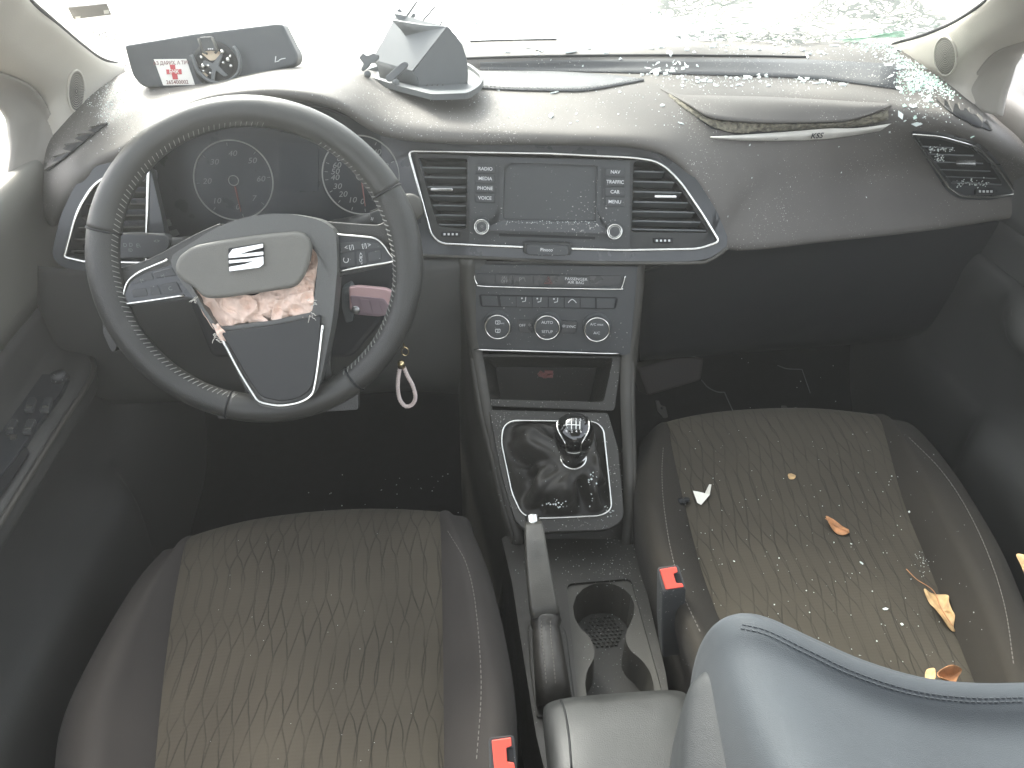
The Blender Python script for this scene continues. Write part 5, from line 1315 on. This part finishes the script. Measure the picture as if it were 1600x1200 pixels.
b = MB(); b.tube([FM.P(x, y, .001) for x, y in ((431,88),(430,97),(436,95))], .0008, seg=5); b.tube([FM.P(x, y, .001) for x, y in ((436,94),(440,92),(446,91))], .0006, seg=5); b.build('maker_mark', 'print', mir)
b = MB(); b.tube(spline([FM.P(398,118,0), PY(430,112,1.14), PY(470,113,1.14)], 5), .0014, seg=6); b.build('mirror_cable', 'groove', mir, smooth=True)

# ------------------------------------------------------------------ broken cubby tray standing on the dash
tr = thing('broken_tray', 'broken off grey plastic tray with clips and fins lying on the dashboard', 'plastic tray', PZ(650, 138, .83))
FB_ = ZF(.842)
base = rnd([(556,112,3),(562,104,4),(600,96,8),(700,88,20),(735,98,16),(757,118,12),(752,132,10),(732,145,8),(676,147,6),(620,133)], 5)
b = MB(); b.ringplate(FB_, base, rnd([(563,112,3),(600,100,8),(700,92,20),(733,101,14),(752,118,10),(747,130,10),(730,140,8),(678,142,6),(622,129)], 4), -.004, .004, depth=.006, shrink=1.0, fmi=0); b.build('tray_rim', 'tray', tr, bevel=.0008)
FT_ = Frame(PY(690, 120, 1.11), 6, -6)
sec = [(646,112),(699,42),(702,43),(712,56),(720,68),(727,85),(730,105),(731,115),(730,138),(655,141),(653,122),(648,116)]
b = MB(); top_ = [FT_.P(*p) for p in rnd(sec, 1.5)]; b.prism(top_, [p - FT_.n*.0025 for p in top_]); b.build('side_wall', 'tray', tr, bevel=.0008)
ex = PY(584, 94, 1.16) - FT_.P(645, 111)
A, Bp = FT_.P(645, 111), FT_.P(699, 42)
Cp = PY(622, 22, 1.185)
b = MB(); b.grid([[A, A.lerp(Bp, .5), Bp], [A+ex, (A+ex).lerp(Cp, .5), Cp]]); b.build('top_face', 'tray', tr, solid=.002, off=0)
# far side wall and curved back
b = MB(); b.prism([A+ex, Cp, Cp+V((.05,.03,-.07)), A+ex+V((.03,.02,-.03))], [p+V((-.002,.001,0)) for p in (A+ex, Cp, Cp+V((.05,.03,-.07)), A+ex+V((.03,.02,-.03)))]); b.build('far_wall', 'tray', tr)
cv = [FT_.P(*p) for p in ((699,42),(712,56),(722,70),(729,92),(731,115),(730,138))]
b = MB(); b.grid([cv, [p+V((-.03,.015,.0)) for p in cv], [p+V((-.075,.035,.004)) for p in cv]]); b.build('curved_back', 'tray', tr, smooth=True, solid=.002, off=0)
b = MB(); fr1 = [A, FT_.P(652,122), FT_.P(655,141)]; b.grid([fr1, [p+ex*.5 for p in fr1], [p+ex for p in fr1]]); b.build('front_wall', 'tray', tr, smooth=True, solid=.002, off=0)
def slab(pts, y, th, name, m='tray'):
    F_ = Frame(PY(pts[0][0], pts[0][1], y), 15, 10); b = MB(); b.plate(F_, rnd(pts, 1), -th, 0); return b.build(name, m, tr, bevel=.0006)
slab([(614,21),(634,24),(652,41),(676,60),(664,62),(634,44)], 1.175, .003, 'support_rib')
slab([(618,18),(624,13),(630,20)], 1.18, .003, 'support_rib')
slab([(634,24),(650,2),(652,3),(637,26)], 1.172, .003, 'fin'); slab([(651,41),(680,8),(681,10),(654,42)], 1.168, .003, 'fin'); slab([(686,38),(691,32),(692,34),(688,40)], 1.14, .003, 'fin')
slab([(640,28),(645,20),(649,21),(649,25),(644,31)], 1.168, .004, 'clip'); slab([(655,80),(662,75),(664,79),(659,84)], 1.12, .002, 'clip', 'lower')
slab([(561,90),(567,83),(572,87),(578,86),(583,83),(591,86),(591,92),(584,98),(578,99),(575,105),(566,112),(564,108),(568,100)], 1.125, .006, 'clip')
slab([(602,120,3),(628,97,3),(634,96,3),(637,101,3),(634,107,3),(612,127,3),(605,128,3)], 1.10, .007, 'clip')
b = MB()
for x, y, yy in ((574.5,116,1.12),(619,129,1.095)): b.lathe(PY(x, y, yy), V((.3, -1, .2)), [(0, -.008), (.0042, -.008), (.0048, .0), (.0035, .002), (0, .0025)], 16)
b.build('peg', 'tray', tr, smooth=True)
for i in range(4): slab([(662+i*8,138),(668+i*8,131),(669+i*8,132),(665+i*8,139)], 1.105, .002, 'fin', 'rimgrey')

# ------------------------------------------------------------------ dry leaves, paper, glass
TSURF = {'pad': TPAD, 'pas': TP, 'drv': TD}
def leaf(T, outline, vein, m, label, lift=.003, curl=.006):
    P = []; c2 = V((sum(p[0] for p in outline)/len(outline), sum(p[1] for p in outline)/len(outline)))
    n = len(outline); out = spline([V((*p, 0)) for p in outline], 5, closed=True); b = MB(); rings = []
    for f in (1, .8, .55, .3, .05):
        r = []
        for q in out:
            x = c2.x+(q.x-c2.x)*f; y = c2.y+(q.y-c2.y)*f; h, nn = hit(T, x, y)
            if h is None: h, nn = PZ(x, y, .39), V((0, 0, 1))
            z = lift + curl*f*f*(.6+.6*math.sin(q.x*.09+q.y*.06)); r.append(h + V((0, 0, z)))
        rings.append(r)
    b.grid(rings, close=True); k = len(rings[-1]); b.f.append(tuple(len(b.v)-k+i for i in range(k))); b.mi.append(0)
    o = b.build('dry_leaf', m, smooth=True, solid=.0007, off=0, top=(label, 'leaf', 'dry leaves on the passenger seat'))
    if vein:
        v = MB(); pp = []
        for q in spline([V((*p, 0)) for p in vein], 6):
            h, nn = hit(T, q.x, q.y)
            if h is not None: pp.append(h+V((0, 0, lift+curl*.5)))
        v.v = []; v.tube(pp, .0006, seg=5)
        base = o.location.copy(); vb = MB(); vb.v = v.v; vb.f = v.f; vb.mi = v.mi
        me_parent = o
        c = vb.build('leaf_stalk', 'leaf', o, smooth=True)
    return o
leaf(TP, [(1288,814),(1296,816),(1308,820),(1319,826),(1325,831),(1324,837),(1314,838),(1303,833),(1294,825)], [(1288,814),(1306,826),(1326,836)], 'leaf', 'small orange brown leaf in the middle of the passenger seat', .002, .006)
leaf(TP, [(1441,926),(1452,928),(1462,931),(1477,938),(1478,950),(1483,960),(1490,966),(1489,980),(1491,989),(1478,982),(1470,976),(1462,966),(1456,952),(1448,938)], [(1414,894),(1430,910),(1456,928),(1468,955),(1486,983)], 'leaf2', 'large torn tan leaf with a long stalk at the right of the passenger cushion', .002, .008)
leaf(TP, [(1585,872),(1592,874),(1602,880),(1612,890),(1608,905),(1598,902),(1590,890),(1586,880)], None, 'leaf2', 'pale leaf at the right edge of the photo on the seat bolster', .003, .006)
leaf(TP, [(1443,1056),(1453,1056),(1453,1068),(1450,1080),(1441,1078),(1440,1066)], None, 'leaf2', 'narrow pale leaf in the gap between the passenger cushion and backrest', .012, .012)
leaf(TP, [(1456,1068),(1470,1062),(1486,1060),(1495,1061),(1490,1070),(1484,1080),(1466,1082),(1456,1078)], None, 'leaf', 'reddish brown leaf next to the pale one in the seat gap', .012, .012)
leaf(TP, [(1231,742),(1237,741),(1243,745),(1240,750),(1233,749)], None, 'leaf2', 'tiny leaf crumb near the front of the passenger cushion', .001, .003)
b = MB(); q = [hit(TP, x, y)[0]+V((0, 0, z)) for x, y, z in ((1082,770,.004),(1094,774,.006),(1100,775,.003),(1106,768,.014),(1109,770,.016),(1108,778,.006),(1095,792,.004),(1089,788,.003))]
b.add(q, [(0,1,6,7),(1,2,5,6),(2,3,4,5)]); b.build('paper_scrap', 'paper', solid=.0005, off=0, top=('folded white paper scrap on the left of the passenger cushion', 'paper scrap'))
b = MB(); p = hit(TP, 1066, 782)[0]
for i in range(4): b.lathe(p+V((random.uniform(-.006,.006), random.uniform(-.01,.01), .003)), V((random.random(), random.random(), 1)), [(0,-.003),(.0045,-.002),(.004,.003),(0,.004)], 9)
b.build('dark_crumbs', 'groove', smooth=True, top=('dark crumbly lump in the seam of the passenger cushion beside the paper scrap', 'debris'))

# glass ---------------------------------------------------------------
def shard_mesh(k):
    rnd_ = random.Random(k); n = rnd_.choice((4, 4, 5, 6)); el = rnd_.choice((1, 1, 1.4, 2.6))
    pts = [V((math.cos(2*math.pi*i/n+rnd_.uniform(-.3, .3))*el, math.sin(2*math.pi*i/n+rnd_.uniform(-.3, .3)), 0))*rnd_.uniform(.7, 1.1) for i in range(n)]
    me = bpy.data.meshes.new('glass_fragment'); h = .35
    vs = [p+V((0, 0, h)) for p in pts]+[p*1.05-V((0, 0, h)) for p in pts]
    me.from_pydata([tuple(v) for v in vs], [], [tuple(range(n)), tuple(range(2*n-1, n-1, -1))]+[(i, n+i, n+(i+1) % n, (i+1) % n) for i in range(n)])
    return me
SM = []
for k in range(10):
    me = shard_mesh(k); me.materials.append(M['shard' if k < 8 else 'greenshard']); SM.append(me)
def where():
    """a photo-like spread over dash and seat: (tree, x, y, size)"""
    r = random.random()
    if r < .18: return TPAD, random.gauss(1042, 24), random.gauss(107, 6), random.uniform(.0012, .0032)
    if r < .34: return TPAD, random.uniform(1060, 1330), random.gauss(127, 6), random.uniform(.001, .003)
    if r < .60:
        t = random.random(); return TPAD, 1385+t*95+random.gauss(0, 14)-12, 72+t*72+random.gauss(0, 10)+8, random.uniform(.001, .0034)
    if r < .72: return TPAD, random.gauss(1450, 26), random.gauss(160, 22), random.uniform(.001, .0026)
    if r < .90: return TPAD, random.uniform(740, 1180), random.uniform(92, 200), random.uniform(.0009, .0026)
    if r < .93: return TPAD, random.uniform(1100, 1420), random.uniform(190, 340), random.uniform(.0004, .0008)
    return TPAD, random.uniform(1080, 1400), random.uniform(70, 90), random.uniform(.001, .003)
n_ind = 0; tries = 0
def place(T, x, y, s, m=None, group='glass fragments strewn over the dashboard', label='small whitish chip of shattered windscreen glass lying on the dashboard'):
    p, n = hit(T, x, y)
    if p is None: return None
    o = bpy.data.objects.new('glass_fragment', m or random.choice(SM)); COL.objects.link(o)
    q = n.to_track_quat('Z', 'Y').to_euler().to_matrix() @ Matrix.Rotation(random.uniform(0, 6.28), 3, 'Z') @ Matrix.Rotation(random.uniform(-.5, .5), 3, 'X')
    o.matrix_world = Matrix.Translation(p + n*s*.35) @ q.to_4x4() @ Matrix.Diagonal((s, s, s*random.uniform(.6, 1), 1))
    o['label'] = label; o['category'] = 'glass fragment'; o['group'] = group
    return o
while n_ind < 230 and tries < 2000:
    tries += 1; T, x, y, s = where()
    gr = (x > 1380 and y > 110 and random.random() < .5)
    if place(T, x, y, s*1.35, random.choice(SM[8:]) if gr else random.choice(SM[:8]),
             label='greenish chip of shattered glass in the heap by the right pillar' if gr else 'small whitish chip of shattered windscreen glass lying on the dashboard',
             group='green glass chips by the right pillar' if gr else 'glass fragments strewn over the dashboard'): n_ind += 1
for i in range(26):      # flat bigger splinters along the windscreen foot
    x, y = random.uniform(770, 1360), random.gauss(80, 6)
    place(TPAD, x, y, random.uniform(.003, .0065), random.choice(SM[:8]), label='larger flat splinter of windscreen glass at the foot of the windscreen', group='glass splinters at the foot of the windscreen')
def crumbs(T, pts, name, m, label=None):
    mb = MB()
    for x, y, s in pts:
        p, n = hit(T, x, y)
        if p is None: continue
        u = V((random.uniform(-1, 1), random.uniform(-1, 1), random.uniform(-1, 1))); u = (u - n*u.dot(n)).normalized(); w = n.cross(u); e = random.uniform(.5, 1)
        mb.add([p+u*s, p+w*s*e, p-u*s, p-w*s*e, p+n*s*1.1, p-n*s*.2], [(0,1,4),(1,2,4),(2,3,4),(3,0,4),(0,3,5),(3,2,5),(2,1,5),(1,0,5)])
    return mb.build(name, m, kind='stuff', top=(label, 'glass crumbs'))
pts = []
for _ in range(1500): T, x, y, s = where(); pts.append((x, y, s*.45))
for _ in range(420): pts.append((random.gauss(172, 16), random.gauss(158, 22), random.uniform(.0004, .0011)))
for _ in range(120): pts.append((random.uniform(140, 270), random.uniform(110, 240), random.uniform(.0004, .0009)))
for _ in range(150): pts.append((random.uniform(460, 760), random.uniform(125, 215), random.uniform(.0003, .0007)))
crumbs(TPAD, pts, 'glass_crumbs', 'shard', 'fine glass crumbs scattered over the whole dashboard top')
pts = [(random.gauss(1435, 18), random.gauss(128, 9), random.uniform(.001, .0026)) for _ in range(260)] + [(1385+t*105+random.gauss(0, 5), 78+t*72+random.gauss(0, 4), random.uniform(.001, .0024)) for t in [random.random() for _ in range(380)]] + [(random.uniform(1330, 1410), random.gauss(72, 4), random.uniform(.001, .0022)) for _ in range(160)]
crumbs(TPAD, pts, 'glass_heap', 'greenshard', 'heap of greenish shattered glass against the right pillar')
pts = [(random.uniform(1060, 1540), random.uniform(670, 1060), random.choice((.0004, .0006, .0009))) for _ in range(230)] + [(random.gauss(1440, 8), random.gauss(880, 9), .0007) for _ in range(30)]
crumbs(TP, pts, 'seat_crumbs', 'shard', 'fine glass crumbs scattered over the passenger seat')
for x, y, s in ((1346,880,.0035),(1303,848,.0018),(1330,850,.0018),(1383,952,.0032),(1409,976,.0036),(1370,1002,.002),(1363,924,.002),(1210,945,.0022),(1217,872,.0018),(1147,877,.0018),(1092,873,.0018),(1421,800,.0035),(1393,744,.002),(1260,923,.0018),(1265,957,.0018),(1311,790,.0014)):
    place(TP, x, y, s*.55, random.choice(SM[:8]), label='tiny white glass chip lying on the passenger seat cushion', group='glass chips on the passenger seat')
pts = [(random.uniform(290, 690), random.uniform(830, 1190), .0005) for _ in range(30)]
crumbs(TD, pts, 'seat_crumbs', 'shard', 'a few glass specks on the driver seat cushion')
TC = bvh(*[o for o in con.children if o.type == 'MESH'], *[o for o in lever.children])
pts = [(random.gauss(875, 14), random.gauss(787, 6), random.uniform(.0008, .0018)) for _ in range(22)] + [(random.gauss(920, 6), random.gauss(765, 14), random.uniform(.0008, .002)) for _ in range(14)] + [(random.uniform(765, 975), random.uniform(640, 840), random.uniform(.0004, .0008)) for _ in range(90)] + [(random.uniform(800, 985), random.uniform(845, 900), random.uniform(.0004, .0009)) for _ in range(50)] + [(random.uniform(900, 1000), random.uniform(900, 1040), random.uniform(.0004, .0009)) for _ in range(60)] + [(random.gauss(952, 4), random.gauss(798, 8), .0012) for _ in range(12)]
crumbs(TC, pts, 'console_crumbs', 'shard', 'glass crumbs caught on the gear gaiter and console')
TV = bvh(*[o for o in vr.children_recursive if o.type == 'MESH'], vr)
pts = [(random.uniform(1450, 1492), random.gauss(233, 2), random.uniform(.0008, .0018)) for _ in range(50)] + [(random.gauss(1466, 6), random.gauss(246, 3), random.uniform(.001, .002)) for _ in range(22)] + [(random.uniform(1495, 1545), random.gauss(286, 3), random.uniform(.0008, .0018)) for _ in range(46)]
crumbs(TV, pts, 'vent_crumbs', 'shard', 'glass crumbs lying on the louvres of the right air vent')
TSc = bvh(scr, *[o for o in scr.children])
crumbs(TSc, [(random.uniform(790, 930), random.gauss(347, 1.2), random.uniform(.0003, .0009)) for _ in range(60)], 'screen_crumbs', 'shard', 'glass dust along the lower edge of the touch screen')
TF = bvh(*[o for o in bpy.data.objects if o.name in ('cabin_floor', 'firewall')])
crumbs(TF, [(random.uniform(480, 720), random.uniform(740, 810), random.uniform(.0006, .002)) for _ in range(24)] + [(random.uniform(1150, 1500), random.uniform(560, 650), random.uniform(.0006, .0014)) for _ in range(16)], 'floor_crumbs', 'shard', 'specks of glass on the dark footwell carpet')

# ------------------------------------------------------------------ light
w = bpy.data.worlds.new('World'); scene.world = w; w.use_nodes = True; nt = w.node_tree
bg = nt.nodes['Background']; sky = nt.nodes.new('ShaderNodeTexSky'); sky.sky_type = 'NISHITA'; sky.sun_disc = False
SE, SA = R(42), R(-28)
sky.sun_elevation = SE; sky.sun_rotation = SA; sky.air_density = 1.0; sky.dust_density = 4.0; sky.ozone_density = 1.0
hs = nt.nodes.new('ShaderNodeHueSaturation'); hs.inputs['Saturation'].default_value = .3
nt.links.new(sky.outputs[0], hs.inputs['Color']); nt.links.new(hs.outputs[0], bg.inputs[0]); bg.inputs[1].default_value = .15
sl = bpy.data.lights.new('sun', 'SUN'); sl.energy = 1.3; sl.angle = R(20); sl.color = (1, .95, .87)
so = bpy.data.objects.new('sun', sl); COL.objects.link(so)
sd_ = V((math.sin(SA)*math.cos(SE), math.cos(SA)*math.cos(SE), math.sin(SE)))
so.rotation_euler = sd_.to_track_quat('Z', 'Y').to_euler(); so.location = (0, 2, 4)
vs = scene.view_settings; scene.display_settings.display_device = 'sRGB'; vs.view_transform = 'Standard'; vs.look = 'None'; vs.exposure = 2.75; vs.gamma = 1; vs.use_curve_mapping = False
scene.cycles.max_bounces = 8; scene.cycles.transparent_max_bounces = 12
# ------------------------------------------------------------------ volume added round the car to imitate veiling glare on the lens
hz = bpy.data.materials.new('lens_glare_air'); hz.use_nodes = True; nt = hz.node_tree; nt.nodes.remove(nt.nodes['Principled BSDF'])
pv = nt.nodes.new('ShaderNodeVolumePrincipled'); pv.inputs['Color'].default_value = (.95, .95, .93, 1); pv.inputs['Density'].default_value = .052; pv.inputs['Anisotropy'].default_value = .74
nt.links.new(pv.outputs[0], nt.nodes['Material Output'].inputs['Volume'])
b = MB(); x0, x1, y0, y1, z0, z1 = -7, 7, -5, 9.5, -1.35, 1.75
vsx = [V((x, y, z)) for z in (z0, z1) for y in (y0, y1) for x in (x0, x1)]
b.add(vsx, [(0,2,3,1),(4,5,7,6),(0,1,5,4),(2,6,7,3),(0,4,6,2),(1,3,7,5)])
hb_ = b.build('glare_haze', hz, kind='stuff');
